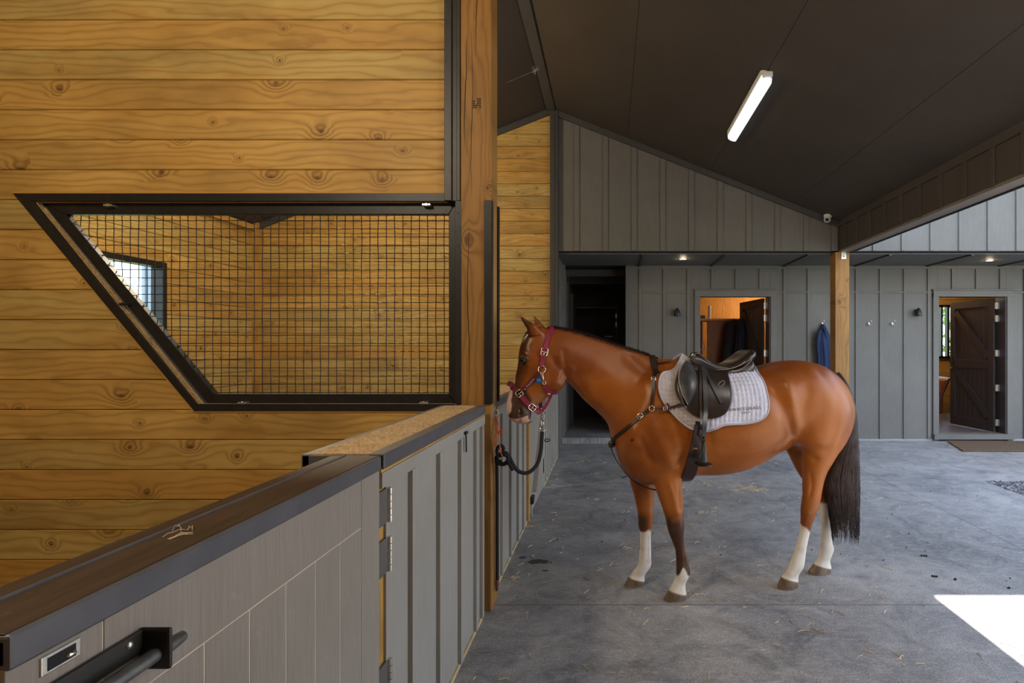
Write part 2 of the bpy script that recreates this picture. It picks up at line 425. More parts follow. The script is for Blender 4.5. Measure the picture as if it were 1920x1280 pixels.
# ---- steel channel and strips
mb = MB(); mb.box(-.995, -.950, 3.462, 3.63, 2.473, 4.95); mb.box(-.955, -.918, 3.475, 3.63, 2.473, 4.95); mb.box(-.922, -.90, 3.468, 3.63, 2.473, 4.95)
S(mb, 'trim_1', 'steel_bronze', 'dark bronze steel channel between pine boards and post', 'trim', bevel=.003)
mb = MB(); mb.box((855-VX)*K, (867-VX)*K, 3.47, 3.63, 1.25, 2.473)
for z in (1.36, 1.75, 2.2, 2.4): mb.lathe(((861-VX)*K, 3.47, z), [(.006, -.002), (.006, .001)], 'Y', 10)
S(mb, 'trim_2', 'steel_black', 'black vertical steel jamb at right of mesh grille', 'trim', bevel=.002)
# ---- near post
mb = MB(); mb.box(-.898, -.712, 3.47, 3.655, 0, 4.98)
p = S(mb, 'timber_post', 'post', 'thick rough-sawn pine post beside the horse head', 'post', bevel=.006)
p['kind'] = 'structure'
mb = MB(); mb.box(-.754, -.708, 3.458, 3.469, 1.249, 2.473); mb.box(-.711, -.706, 3.458, 3.5, 1.249, 2.473)
mb.build('corner_strip', 'steel_black', p, bevel=.002)
mb = MB(); mb.box(-.711, -.700, 3.64, 3.675, 1.249, 2.48); mb.build('corner_strip', 'steel_black', p, bevel=.002)
mb = MB()
for (z, x0, x1) in ((2.95, -.83, -.80),):
    for r_ in range(5):
        for c_ in range(4):
            if rnd.random() < .75: mb.box(-.822+c_*.0125, -.814+c_*.0125, 3.4685, 3.4705, 3.03+r_*.013, 3.037+r_*.013+.002)
mb.build('ink_stamp', 'black', p)
mb = MB()
def crack(x, z0, z1, w):
    pts = [(x+.006*math.sin(z*7+x*40)+rnd.uniform(-.002, .002), z) for z in np.linspace(z0, z1, 26)]
    L = [(a-w*math.sin(PI*i/25), 3.4690, z) for i, (a, z) in enumerate(pts)]; R = [(a+w*math.sin(PI*i/25)+.0004, 3.4690, z) for i, (a, z) in enumerate(pts)]
    mb.prism(L+R[::-1], 1, (0, .0015, 0))
crack(-.868, 2.8, 3.45, .0022); crack(-.83, 2.5, 3.5, .0014); crack(-.85, 1.3, 2.3, .0022); crack(-.80, 3.35, 3.8, .002); crack(-.835, .2, 1.1, .002)
mb.build('drying_crack', 'black', p)
# ---- half walls along the aisle, X = -.735
XF = -.735
def half_wall(name, y0, y1, battens, label, wood_end=None):
    mb = MB(); mb.box(XF-.20, XF-.018, y0, y1, .012, 1.206); 
    for b in battens: mb.box(XF-.02, XF, b, b+.045, .02, 1.14)
    mb.box(XF-.02, XF, y0+.02 if wood_end else y0, y1, 1.138, 1.188)
    w = S(mb, name, 'grey_lower', label, 'wall')
    mb = MB(); mb.box(XF-.03, XF-.003, y0, y1, 1.1885, 1.2065); mb.build('top_batten', 'plate_long', w, bevel=.001)
    mb = MB(); mb.box(XF-.04, XF-.008, y0, y1, 0, .024); mb.build('bottom_plate', flat('weathered_pine', (.52, .40, .22), .8, 0, 8, .3), w)
    mb = MB(); mb.box(XF-.26, XF+.004, y0, y1, 1.207, 1.246); mb.box(XF-.262, XF-.235, y0, y1, 1.16, 1.2485)
    mb.box(XF-.045, XF+.006, y0, y1, 1.2, 1.250); mb.build('capping', 'cap', w, bevel=.003)
    mb = MB(); mb.box(XF-.236, XF-.044, y0+.01, y1-.005, 1.2462, 1.2492); mb.build('ledge_board', 'chaff', w)
    return w
w1 = half_wall('wall_aisle_near', 1.862, 3.40, [2.15, 2.50, 2.855, 3.18, 3.335], 'grey battened half wall panel between near door and post')
mb = MB(); mb.box(XF-.10, XF-.010, 1.846, 1.906, .012, 1.19); mb.build('end_batten', 'plate', w1, bevel=.002)
mb = MB(); mb.box(XF-.012, XF-.001, 1.897, 1.909, .012, 1.19); mb.build('end_lip', 'grey_lower', w1)
mb = MB(); mb.box(XF-.01, XF-.004, 2.92, 2.93, 1.06, 1.165); mb.tube([(XF+.006, 2.925, 1.155), (XF+.008, 2.925, 1.06)], .004, 8); mb.box(XF, XF+.012, 2.905, 2.945, 1.152, 1.165)
tag(mb.build('drop_latch', 'steel_black', None, bevel=.001), 'small black drop latch hanging on near grey half wall panel', 'latch')
half_wall('wall_aisle_middle', 3.66, 5.20, [3.96, 4.31, 4.66, 4.95], 'grey battened half wall just beyond the pine post')
half_wall('wall_aisle_far', 6.52, 8.27, [6.7, 6.95, 7.2, 7.45, 7.7, 7.95, 8.2], 'grey battened half wall farthest down the aisle')
mb = MB(); mb.box(XF-.06, XF+.004, 5.205, 5.275, .0, 1.2); S(mb, 'trim_3', 'plate', 'pale timber jamb strip beside far stall door', 'trim')
# half doors
dust = flat('dusty_groove', (.62, .53, .40), .9)
def half_door(name, y0, y1, label, flip=False, near=True):
    t = thing(name, (XF-.03, (y0+y1)/2, .04), label, 'door', None, 'structure')
    st = .135
    mb = MB(); mb.box(XF-.045, XF, y0, y0+st, .04, 1.206); mb.box(XF-.045, XF, y1-st, y1-.003, .04, 1.206); mb.box(XF-.045, XF, y0+st+.003, y1-st-.003, 1.062, 1.206); mb.box(XF-.045, XF, y0+st+.002, y1-st-.002, .04, .18)
    mb.build('frame', 'grey_door', t, bevel=.0015)
    mb = MB(); y = y1-st-.002
    while y > y0+st+.01:
        a = max(y-.1285, y0+st+.003); mb.box(XF-.04, XF-.0008, a, y, .181, 1.0585); y -= .132
    mb.build('boards', 'grey_door', t, bevel=.001, seg=1)
    mb = MB(); mb.box(XF-.03, XF-.0010-.0008, y0+.005, y1-.005, .05, 1.20); mb.build('groove_backing', dust, t)
    mb = MB(); mb.box(XF-.155, XF+.002, y0, y1, 1.207, 1.243); mb.box(XF-.045, XF+.006, y0, y1, 1.203, 1.247)
    mb.box(XF-.112, XF-.104, y0, y1, 1.24, 1.2525); mb.build('capping', 'cap', t, bevel=.004)
    mb = MB(); mb.box(XF-.157, XF-.112, y0+.002, y1, 1.238, 1.2475); mb.box(XF-.104, XF-.003, y0+.002, y1, 1.24, 1.2488); mb.build('cap_top', 'rusty', t, bevel=.001)
    return t
d1 = half_door('door_1', .70, 1.842, 'large grey plank half door in the near foreground')
# hinges on the near door
def hinge(parent, y, z0, z1):
    mb = MB(); mb.box(XF-.008, XF-.002+.002, y-.075, y-.012, z0, z1); h = mb.build('hinge', 'grey_door' if False else flat('hinge_leaf', (.13, .12, .11), .5, .3), parent, bevel=.001)
    mb = MB(); n = 5; L = (z1-z0)/n
    for i in range(n): mb.lathe((XF+.004, y, z0), [(.002, i*L+.001), (.0085, i*L+.001), (.0085, (i+1)*L-.001), (.002, (i+1)*L-.001)], 'Z', 14)
    mb.build('knuckle', 'zinc', h, smooth=True, angle=.6)
for a, b in ((1.016, 1.13), (.852, .968), (.45, .562)): hinge(d1, 1.915, a, b)
# bolt
b = thing('barrel_bolt', (XF+.02, .85, 1.09), 'black steel slide bolt at the bottom left on near half door', 'bolt')
mb = MB(); mb.box(XF, XF+.008, .68, .905, 1.123, 1.158); mb.build('back_plate', 'steel_bronze', b, bevel=.002)
mb = MB(); mb.box(XF, XF+.050, .897, .905, 1.095, 1.160); mb.build('bracket', 'steel_black', b, bevel=.004)
mb = MB(); mb.tube([(XF+.027, y, 1.119) for y in (.62, .70, .78, .86, .93, .955)], [.0115]*5+[.009], 16); mb.build('rod', flat('worn_bolt_steel', (.20, .20, .19), .35, .7, 30, .3), b, smooth=True, angle=.8)
mb = MB(); mb.ell((XF+.008, .872, 1.147), .004, .006, .006); mb.build('screw', 'zinc', b, smooth=True)
t = thing('keyhole_escutcheon', (XF, .765, 1.17), 'small bright slotted keeper above the slide bolt', 'keeper')
mb = MB(); mb.box(XF-.002, XF+.003, .742, .798, 1.172, 1.197); mb.build('plate', 'zinc', t, bevel=.0015)
mb = MB(); mb.box(XF+.002, XF+.0035, .75, .79, 1.176, 1.193); mb.build('slot', 'black', t)
mb = MB(); mb.ell((XF+.004, .782, 1.182), .004, .008, .004); mb.build('pin', 'chrome', t, smooth=True)
# far door
d2 = half_door('door_2', 5.285, 6.45, 'grey plank half door with diagonal brace down the aisle', near=False)
mb = MB(); mb.beam((XF-.002, 5.45, .22), (XF-.002, 6.3, 1.02), .01, .09, (1, 0, 0)); mb.build('brace', 'grey_door', d2)
hinge(d2, 6.46, .18, .34); hinge(d2, 6.46, .86, 1.0)
t = thing('foot_bolt', (XF+.02, 5.38, .10), 'black foot bolt low on the far stall door', 'bolt')
mb = MB(); mb.box(XF, XF+.03, 5.33, 5.43, .13, .20); mb.build('housing', 'black_plastic', t, bevel=.006); mb = MB(); mb.tube([(XF+.01, 5.36, .14), (XF+.01, 5.36, .015)], .008, 10); mb.build('pin', 'zinc', t)
# ---- far timber gable wall, Y = 8.4
mb = MB(); k = -9
while True:
    z0 = 1.60+k*PITCH; z1 = z0+PITCH-.004; k += 1
    if z0 > 5.05: break
    if z1 < .02: continue
    z0 = max(z0, 0)
    poly = under_roof([(-5.16, z0), (-.856, z0), (-.856, z1), (-5.16, z1)], .02)
    if len(poly) > 2: mb.prism([(x, 8.40, z) for x, z in poly], 1, (0, .02, 0))
wf = S(mb, 'wall_far_stall', 'boards', 'pine board end wall of the stalls seen through the mesh', 'wall', origin=(0, 8.4, 0), bevel=.006, seg=1)
mb = MB(); mb.prism([(x, 8.422, z) for x, z in under_roof([(-5.3, 0), (-.8, 0), (-.8, 5.1), (-5.3, 5.1)], .0)], 1, (0, .06, 0)); mb.build('wall_core', 'black', wf)
mb = MB(); mb.box(-5.16, -5.075, 8.315, 8.398, 0, 3.38); S(mb, 'trim_4', 'plate', 'bright pine corner batten inside the stall', 'trim')
mb = MB(); mb.box(-5.16, -5.10, -3, 8.31, 3.26, 3.335); S(mb, 'trim_5', 'plate_long', 'pine batten along top of the stall side wall', 'trim')
# dark rake trims
mb = MB()
for x0, x1 in ((-5.1, RIDGE_X), (RIDGE_X, 3.33)):
    z0, z1 = roof_z(x0), roof_z(x1); mb.prism([(x0, 8.35, z0), (x1, 8.35, z1), (x1, 8.35, z1-.085), (x0, 8.35, z0-.085)], 1, (0, .05, 0))
S(mb, 'trim_6', 'grey_dark', 'dark rake trim under the ceiling on the gable', 'trim', bevel=.003)
mb = MB(); mb.box(-.862, -.747, 8.33, 8.5, 0, 5.0); mb.box(-.80, -.790, 8.32, 8.34, 0, 4.95)
S(mb, 'trim_7', 'grey_dark', 'tall dark corner board beside the pine gable', 'trim', bevel=.003)
# ---- side wall with window, X = -5.16
mb = MB(); WY0, WY1, WZ0, WZ1 = 5.25, 6.69, 1.15, 2.56; k = -9
while True:
    z0 = 1.60+k*PITCH; z1 = z0+PITCH-.004; k += 1
    if z0 > 3.4: break
    if z1 < .02: continue
    z0 = max(z0, 0); z1 = min(z1, 3.4)
    def bd(y0, y1, a, c):
        if c-a > .002: mb.box(-5.18, -5.16, y0, y1, a, c)
    if z1 <= WZ0 or z0 >= WZ1: bd(-3, 8.4, z0, z1)
    else:
        bd(-3, WY0, z0, z1); bd(WY1, 8.4, z0, z1)
        if z0 < WZ0: bd(WY0, WY1, z0, WZ0)
        if z1 > WZ1: bd(WY0, WY1, WZ1, z1)
wl = S(mb, 'wall_left', 'boards_side', 'pine board outer wall of the stalls with window', 'wall', origin=(-5.16, 0, 0), bevel=.006, seg=1)
mb = MB(); X0, X1 = -5.3, -5.182
mb.box(X0, X1, -3, WY0, 0, 3.4); mb.box(X0, X1, WY1, 8.4, 0, 3.4); mb.box(X0, X1, WY0, WY1, 0, WZ0); mb.box(X0, X1, WY0, WY1, WZ1, 3.4); mb.build('wall_core', 'black', wl)
wn = thing('window_1', (-5.2, (WY0+WY1)/2, WZ0), 'black framed stall window seen through the mesh', 'window', None, 'structure')
mb = MB()
def rframe(mb, x0, x1, y0, y1, z0, z1, t):
    mb.box(x0, x1, y0, y0+t, z0, z1); mb.box(x0, x1, y1-t, y1, z0, z1); mb.box(x0, x1, y0+t, y1-t, z0, z0+t); mb.box(x0, x1, y0+t, y1-t, z1-t, z1)
rframe(mb, -5.28, -5.14, WY0, WY1, WZ0, WZ1, .06); mb.build('frame', 'steel_black', wn)
mb = MB(); mb.box(-5.242, -5.236, WY0+.06, WY1-.06, WZ0+.06, WZ1-.06); mb.build('pane', 'glass', wn)
# ---- ceiling slabs
mb = MB()
def slab_x(x0, x1, y0, y1, t=.02, up=0.0):
    mb.prism([(x0, y0, roof_z(x0)+up), (x1, y0, roof_z(x1)+up), (x1, y0, roof_z(x1)+up+t), (x0, y0, roof_z(x0)+up+t)], 1, (0, y1-y0, 0))
for x0, x1 in ((-.846, .258), (.262, 1.458), (1.462, 2.658), (2.662, 3.6)): slab_x(x0, x1, -3, 8.45)
for x0, x1 in ((-.854, -2.048), (-2.052, -3.248), (-3.252, -4.448), (-4.452, -5.3)): slab_x(x0, x1, -3, 8.45)
cl = S(mb, 'ceiling', 'ceiling', 'dark bronze sloping ceiling panels with thin joints', 'ceiling', origin=(0, 0, 3))
mb = MB(); slab_x(-.85, 3.63, -3, 13.3, .14, .022); slab_x(-.85, -5.45, -3, 13.3, .14, .022)
S(mb, 'roof', 'steel_black', 'dark roof over the aisle and stalls', 'roof', origin=(0, 0, 3))
mb = MB(); mb.prism([(-.91, -3, roof_z(-.91)), (-.85, -3, 5.05), (-.79, -3, roof_z(-.79)), (-.79, -3, roof_z(-.79)-.022), (-.91, -3, roof_z(-.91)-.022)], 1, (0, 11.35, 0))
S(mb, 'trim_8', 'grey_dark', 'dark ridge strip running along the ceiling peak', 'trim')
# ---- verge beam on the right
mb = MB(); mb.box(3.345, 3.50, -3, 8.41, 2.99, 3.43)
y = 8.18-.4*0
while y > -3: mb.box(3.325, 3.347, y-.035, y+.035, 2.985, 3.33); y -= .395
mb.box(3.32, 3.347, -3, 8.41, 3.325, 3.44)
bm_ = S(mb, 'trim_9', 'beam', 'long dark battened verge beam on the right', 'beam', bevel=.003)
mb = MB(); mb.box(3.34, 3.50, -3, 8.41, 2.962, 2.992); mb.build('underside_board', 'beam_under', bm_, bevel=.002)
mb = MB(); mb.box(3.50, 3.525, -3, 8.41, 2.95, 3.02); mb.build('drip_flashing', 'steel_black', bm_)
# ---- gable over the verandah
mb = MB()
def gwall(x0, x1, top):
    mb.prism([(x, 8.42, z) for x, z in top], 1, (0, .07, 0))
gwall(0, 0, [(-.747, 2.985), (3.33, 2.985), (3.33, roof_z(3.33)-.02), (-.747, roof_z(-.747)-.02)])
x = (1076.5-VX)*8.4/F
while x < 3.2:
    mb.prism([(x, 8.40, 2.985), (x+.075, 8.40, 2.985), (x+.075, 8.40, roof_z(x+.075)-.07), (x, 8.40, roof_z(x)-.07)], 1, (0, .022, 0)); x += .4185
mb.box(3.24, 3.325, 8.385, 8.44, 2.985, 3.40)
S(mb, 'wall_gable', 'grey', 'grey battened gable above the open verandah', 'wall', origin=(0, 8.4, 0), bevel=.003, seg=1)
mb = MB(); mb.box(3.33, 14, 8.42, 8.52, 2.985, 4.62)
x = 3.84
while x < 14: mb.box(x, x+.05, 8.40, 8.422, 2.985, 4.6); x += .4185
S(mb, 'wall_wing', 'grey', 'pale grey battened upper wall beyond the beam', 'wall', origin=(3, 8.4, 0), bevel=.003, seg=1)
mb = MB(); mb.box(3.63, 14.2, 8.25, 13.4, 4.6, 4.72); S(mb, 'roof_wing', 'steel_black', 'dark roof of the right wing', 'roof')
# ---- right post
mb = MB(); mb.box(3.286, 3.490, 8.385, 8.585, 0, 2.965)
p2 = S(mb, 'timber_post', 'post', 'square pine post behind the horse rump', 'post', bevel=.006)
mb = MB(); mb.box(3.37, 3.44, 8.375, 8.386, 2.86, 2.955); mb.box(3.37, 3.44, 8.36, 8.386, 2.955, 2.96); br = mb.build('bracket', 'zinc', p2, bevel=.002)
mb = MB(); mb.ell((3.405, 8.373, 2.90), .01, .006, .01); mb.build('bolt_head', 'steel_bronze', br, smooth=True)
# ---- soffit
mb = MB(); xs = [-.85, .5, 1.72, 2.94, 4.14, 5.35, 6.56, 7.77, 9., 10.2, 14]
for a, b2 in zip(xs[:-1], xs[1:]): mb.box(a+.004, b2-.004, 8.48, 9.7, 2.95, 2.962)
sf = S(mb, 'ceiling_soffit', 'soffit', 'flat grey soffit panels under the verandah', 'soffit')
mb = MB()
for a in xs[1:-1]: mb.box(a-.022, a+.022, 8.48, 9.7, 2.93, 2.951)
mb.build('joint_batten', 'grey_dark', sf)
mb = MB(); mb.box(-.85, 14, 8.45, 13.3, 2.97, 3.02); mb.build('soffit_backing', 'black', sf)
# ---- back wall, Y = 9.7
OA, OB = (1.527, 2.712), (5.54, 6.69); OT = 2.426
mb = MB(); YB = 9.722
for a, b2 in ((.27, OA[0]), (OA[1], OB[0]), (OB[1], 14)): mb.box(a, b2, YB, YB+.13, 0, 2.95)
for o_ in (OA, OB): mb.box(o_[0], o_[1], YB, YB+.13, OT, 2.95)
def X9(px): return (px-VX)*9.7/F
px = 1197.8
while px < 2200:
    x = X9(px); hit = [o_ for o_ in (OA, OB) if o_[0]-.1 < x+.025 < o_[1]+.1]
    mb.box(x, x+.052, 9.70, YB, 2.54 if hit else .03, 2.9); px += 45.15
mb.box(.27, .33, 9.70, YB, .03, 2.9)
mb.box(.27, 14, 9.702, YB, 2.895, 2.95)
# horizontal sheet joint
for a, b2 in ((.27, OA[0]-.1), (OA[1]+.1, OB[0]-.1), (OB[1]+.1, 14)): mb.box(a, b2, 9.704, YB, 2.488, 2.516)
wb = S(mb, 'wall_back', 'grey', 'grey board-and-batten back wall with two open doors', 'wall', origin=(0, 9.7, 0), bevel=.002, seg=1)
mb = MB(); mb.box(.27, OA[0]-.1, 9.708, YB, 0, .03); mb.box(OA[1]+.1, OB[0]-.1, 9.708, YB, 0, .03); mb.box(OB[1]+.1, 14, 9.708, YB, 0, .03)
S(mb, 'baseboard_back', flat('pale_sealant', (.30, .31, .31), .8), 'thin pale strip at foot of the back wall', 'baseboard')
for n_, o_ in ((3, OA), (4, OB)):
    mb = MB(); a, c = o_
    mb.box(a-.095, a, 9.685, YB+.13, .0, OT+.095); mb.box(c, c+.095, 9.685, YB+.13, .0, OT+.095); mb.box(a-.095, c+.095, 9.68, YB+.13, OT, OT+.105)
    mb.box(a-.115, c+.115, 9.66, 9.72, OT+.105, OT+.125); mb.box(a-.10, c+.10, 9.64, YB+.13, 0.03, .115)
    S(mb, 'trim_1%d' % n_, 'grey', ('grey door surround of the tack room behind the saddle', 'grey door surround above the coir mat')[n_-3], 'door frame', bevel=.003)
# rooms behind
mb = MB(); mb.box(.27, 14, 9.86, 13.2, 0, .10); S(mb, 'floor_rooms', flat('dark_grey_tile', (.10, .105, .12), .35), 'dark grey tiled floor inside the rooms', 'floor')
mb = MB(); mb.box(.27, 14, 9.86, 13.2, 2.9, 2.93); S(mb, 'ceiling_rooms', 'ply', 'plywood ceiling inside the rooms', 'ceiling')
mb = MB(); mb.box(.4, 4.2, 13.0, 13.05, .1, 2.9); mb.box(.36, .42, 9.86, 13, .1, 2.9); mb.box(4.1, 4.16, 9.86, 13, .1, 2.9); S(mb, 'wall_tack_room', 'ply', 'orange plywood wall inside the tack room', 'wall')
mb = MB(); w0, w1_, u0, u1 = 7.05, 8.6, 1.32, 2.52
k = 0
while k*PITCH+.1 < 2.9:
    z0 = .1+k*PITCH; z1 = min(z0+PITCH-.004, 2.9); k += 1
    if z1 <= u0 or z0 >= u1: mb.box(4.2, 12, 13.0, 13.03, z0, z1)
    else:
        mb.box(4.2, w0, 13.0, 13.03, z0, z1); mb.box(w1_, 12, 13.0, 13.03, z0, z1)
        if z0 < u0: mb.box(w0, w1_, 13.0, 13.03, z0, u0)
        if z1 > u1: mb.box(w0, w1_, 13.0, 13.03, u1, z1)
S(mb, 'wall_lounge', 'boards', 'pine board wall inside the right hand room', 'wall', origin=(4.2, 13, 0), bevel=.005, seg=1)
mb = MB(); mb.box(11.9, 12, 9.86, 13.1, .1, 2.9); mb.box(4.18, 4.24, 9.86, 13, .1, 2.9); S(mb, 'wall_lounge_side', 'ply', 'side wall inside the right hand room', 'wall')
mb = MB(); mb.box(4.2, w0, 13.032, 13.08, .1, 2.95); mb.box(w1_, 12, 13.032, 13.08, .1, 2.95); mb.box(w0, w1_, 13.032, 13.08, .1, u0); mb.box(w0, w1_, 13.032, 13.08, u1, 2.95); S(mb, 'wall_lounge_back', 'black', 'dark lining behind the boards of the right hand room', 'wall')
wn = thing('window_2', ((w0+w1_)/2, 13, u0), 'dark framed window inside the right hand room', 'window', None, 'structure')
mb = MB(); t_ = .045
for a, c in ((w0, w0+t_), (w1_-t_, w1_), (7.46, 7.50), (7.60, 7.65)): mb.box(a, c, 12.96, 13.06, u0, u1)
mb.box(w0, w1_, 12.96, 13.06, u0, u0+t_); mb.box(w0, w1_, 12.96, 13.06, u1-t_, u1); mb.build('frame', 'steel_black', wn)
mb = MB(); mb.box(w0, w1_, 13.005, 13.011, u0, u1); mb.build('pane', 'glass', wn)
# ---- passage at left
mb = MB(); mb.box(-.95, -.775, 8.5, 13.1, 0, 2.95)
for y in (8.75, 9.15, 9.55, 10.0): mb.box(-.777, -.757, y, y+.05, .03, 2.9)
mb.box(-.777, -.745, 9.60, 9.68, 0, 2.95)
S(mb, 'wall_passage_left', 'grey', 'grey battened wall at left of the dark passage', 'wall')
mb = MB(); mb.box(-.775, .27, 9.42, 13.1, 0, .095); S(mb, 'floor_passage', 'concrete', 'raised concrete floor step of the passage', 'floor', origin=(0, 0, 0))
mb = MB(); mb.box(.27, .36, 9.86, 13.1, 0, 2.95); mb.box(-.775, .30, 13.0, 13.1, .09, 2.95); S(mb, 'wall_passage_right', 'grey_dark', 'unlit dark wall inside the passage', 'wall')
dp = thing('door_3', (-.25, 12.1, .095), 'dark doorway with pale frame line at passage end', 'door', None, 'structure')
mb = MB(); x0, x1 = (1081-VX)*12.1/F, (1155-VX)*12.1/F; zt_ = H+(648-577)*12.1/F
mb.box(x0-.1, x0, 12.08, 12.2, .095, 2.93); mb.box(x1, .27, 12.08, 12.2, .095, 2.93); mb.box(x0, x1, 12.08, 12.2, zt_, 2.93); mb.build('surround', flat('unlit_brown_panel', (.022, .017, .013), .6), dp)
mb = MB(); mb.box(x0, x1+.02, 12.06, 12.09, zt_-.01, zt_+.012); mb.box(x1-.005, x1+.02, 12.06, 12.09, .1, zt_); mb.build('frame', flat('frame_edge', (.12, .115, .10), .5), dp)
for y_ in (592, 608):
    mb = MB(); z = H+(648-y_)*12.05/F; mb.box(x1-.015, x1+.02, 12.04, 12.06, z-.045, z+.045); mb.build('hinge', 'zinc', dp)
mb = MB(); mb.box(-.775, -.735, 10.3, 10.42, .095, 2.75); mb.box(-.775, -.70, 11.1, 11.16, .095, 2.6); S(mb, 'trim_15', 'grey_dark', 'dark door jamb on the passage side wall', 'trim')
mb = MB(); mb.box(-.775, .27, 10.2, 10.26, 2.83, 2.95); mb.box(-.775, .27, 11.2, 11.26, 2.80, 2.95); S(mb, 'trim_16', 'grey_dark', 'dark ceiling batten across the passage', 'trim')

# ---- unseen walls added behind the viewer, keeping light off the near batten sides
mb = MB(); mb.box(-5.3, 3.5, -3.1, -3.0, 0, 4.9); mb.box(3.35, 3.5, -3.0, .9, 0, 2.96); S(mb, 'wall_light_block', 'boards', 'unseen pine wall added behind the viewer to block light', 'wall')
# ================================================================== open door leaves
def leaf(name, P0, P1, z0, z1, label, mat='door_dark'):
    """ledged and braced stable door leaf from hinge P0 to free edge P1 (x,y); the seen face is the -X side"""
    P0 = Vector((P0[0], P0[1], 0)); P1 = Vector((P1[0], P1[1], 0)); u = (P1-P0); W = u.length; u.normalize(); n = Vector((-u.y, u.x, 0))
    if n.x > 0: n = -n
    t = thing(name, (P0.x, P0.y, z0), label, 'door', None, 'structure')
    def bx(mb, a, c, za, zc, d0, d1):
        q = [P0+u*a+Vector((0, 0, za)), P0+u*c+Vector((0, 0, za)), P0+u*c+Vector((0, 0, zc)), P0+u*a+Vector((0, 0, zc))]
        mb.prism([p+n*d0 for p in q], 1, n*(d1-d0))
    Hh = z1-z0; mid = z0+Hh*.50
    mb = MB()
    bx(mb, 0, .125, z0, z1, 0, .03); bx(mb, W-.125, W, z0, z1, 0, .03)
    bx(mb, .125, W-.125, z0, z0+.17, 0, .03); bx(mb, .125, W-.125, z1-.13, z1, 0, .03); bx(mb, .125, W-.125, mid-.075, mid+.075, 0, .03)
    mb.build('frame', mat, t, bevel=.003)
    for (za, zc) in ((z0+.17, mid-.075), (mid+.075, z1-.13)):
        mb = MB(); a = P0+u*.13+n*.018+Vector((0, 0, za+.06)); c = P0+u*(W-.14)+n*.018+Vector((0, 0, zc-.06))
        mb.beam(a, c, .022, .12, up=u.cross(n).cross(c-a) if False else Vector((0, 0, 1))); mb.build('brace', mat, t, bevel=.003)
    mb = MB(); s = .127
    while s < W-.13:
        e = min(s+.105, W-.126); bx(mb, s, e, z0+.1, z1-.1, -.015, .010); s += .11
    mb.build('boards', mat, t, bevel=.004, seg=1)
    mb = MB(); c = P0+u*(W-.05)+n*.03+Vector((0, 0, mid-.10)); mb.tube([c, c+n*.05, c+n*.05-u*.10], .009, 8); mb.ell(c+n*.003, .02, .03, .03)
    mb.build('handle', 'steel_black', t, smooth=True)
    mb = MB(); c = P0+u*(W-.03)+n*.03+Vector((0, 0, mid+.06)); mb.box(c.x-.015, c.x+.01, c.y-.03, c.y+.03, c.z-.06, c.z+.05); mb.build('latch', 'steel_black', t, bevel=.003)
    return t
lb = leaf('door_4', (6.625, 9.90), (6.50, 10.95), .125, 2.415, 'dark brown braced stable door standing open above the mat')
for y_ in (573, 597, 662, 727, 792):
    z = H+(648-y_)*9.86/F; mb = MB(); mb.box(6.60, 6.665, 9.845, 9.875, z-.055, z+.055); mb.lathe((6.632, 9.845, z), [(.002, -.055), (.009, -.055), (.009, .055), (.002, .055)], 'Z', 10); mb.build('hinge', 'zinc', lb)
mb = MB(); mb.box(6.665, 6.69, 9.70, 9.95, .11, 2.426); mb.build('jamb', 'door_dark', lb)
la = leaf('door_5', (2.665, 9.90), (2.50, 10.95), .125, 2.415, 'dark brown braced door standing open behind the saddle')
for y_ in (573, 596, 662, 727):
    z = H+(648-y_)*9.86/F; mb = MB(); mb.box(2.64, 2.70, 9.845, 9.875, z-.055, z+.055); mb.build('hinge', 'zinc', la)
mb = MB(); mb.box(2.69, 2.712, 9.70, 9.95, .11, 2.426); mb.build('jamb', 'door_dark', la)
# ================================================================== tack room contents
cab = thing('saddle_cabinet', (2.2, 11.2, .1), 'red-brown plywood cabinet with open shelves behind the saddle', 'cabinet')
ca0, ca1 = (1326-VX)*11.2/F, (1392-VX)*11.2/F; ct = H+(648-600)*11.2/F
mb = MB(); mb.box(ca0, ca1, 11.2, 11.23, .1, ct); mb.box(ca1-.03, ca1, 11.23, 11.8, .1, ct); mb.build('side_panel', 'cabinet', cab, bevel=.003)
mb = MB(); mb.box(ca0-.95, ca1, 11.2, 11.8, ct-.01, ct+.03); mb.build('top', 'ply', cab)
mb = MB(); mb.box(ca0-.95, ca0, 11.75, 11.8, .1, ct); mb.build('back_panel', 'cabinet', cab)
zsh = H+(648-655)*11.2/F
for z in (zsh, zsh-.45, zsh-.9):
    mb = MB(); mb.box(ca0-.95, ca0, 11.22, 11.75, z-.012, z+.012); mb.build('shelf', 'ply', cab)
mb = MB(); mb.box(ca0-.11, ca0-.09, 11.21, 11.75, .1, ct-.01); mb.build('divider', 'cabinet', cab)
x = atY(1330, 600, 11.4).x
mb = MB(); mb.lathe((x, 11.4, ct+.031), [(.002, 0), (.032, 0), (.032, .26), (.012, .262), (.012, .25)], 'Z', 20)
tag(mb.build('paper_roll', 'white_plastic', smooth=True, angle=.6), 'white paper roll standing on the red-brown cabinet', 'roll')
mb = MB(); mb.box(ca0-.30, ca0-.02, 11.3, 11.55, ct+.031, ct+.10); tag(mb.build('storage_tray', flat('dark_tray', (.03, .035, .05), .5), bevel=.01), 'dark tray beside the paper roll on cabinet', 'tray')
for i, (xx, h_) in enumerate(((ca0-.06, .14), (ca0-.17, .10))):
    mb = MB(); mb.lathe((xx, 11.35, zsh+.012), [(.002, 0), (.035, 0), (.036, h_*.6), (.012, h_*.8), (.012, h_), (.002, h_)], 'Z', 16)
    tag(mb.build('grooming_bottle', flat('pale_bottle', (.75, .60, .38), .35), smooth=True, angle=.7), ('taller pale bottle on cabinet shelf behind saddle pommel', 'shorter pale bottle on cabinet shelf behind saddle pommel')[i], 'bottle')
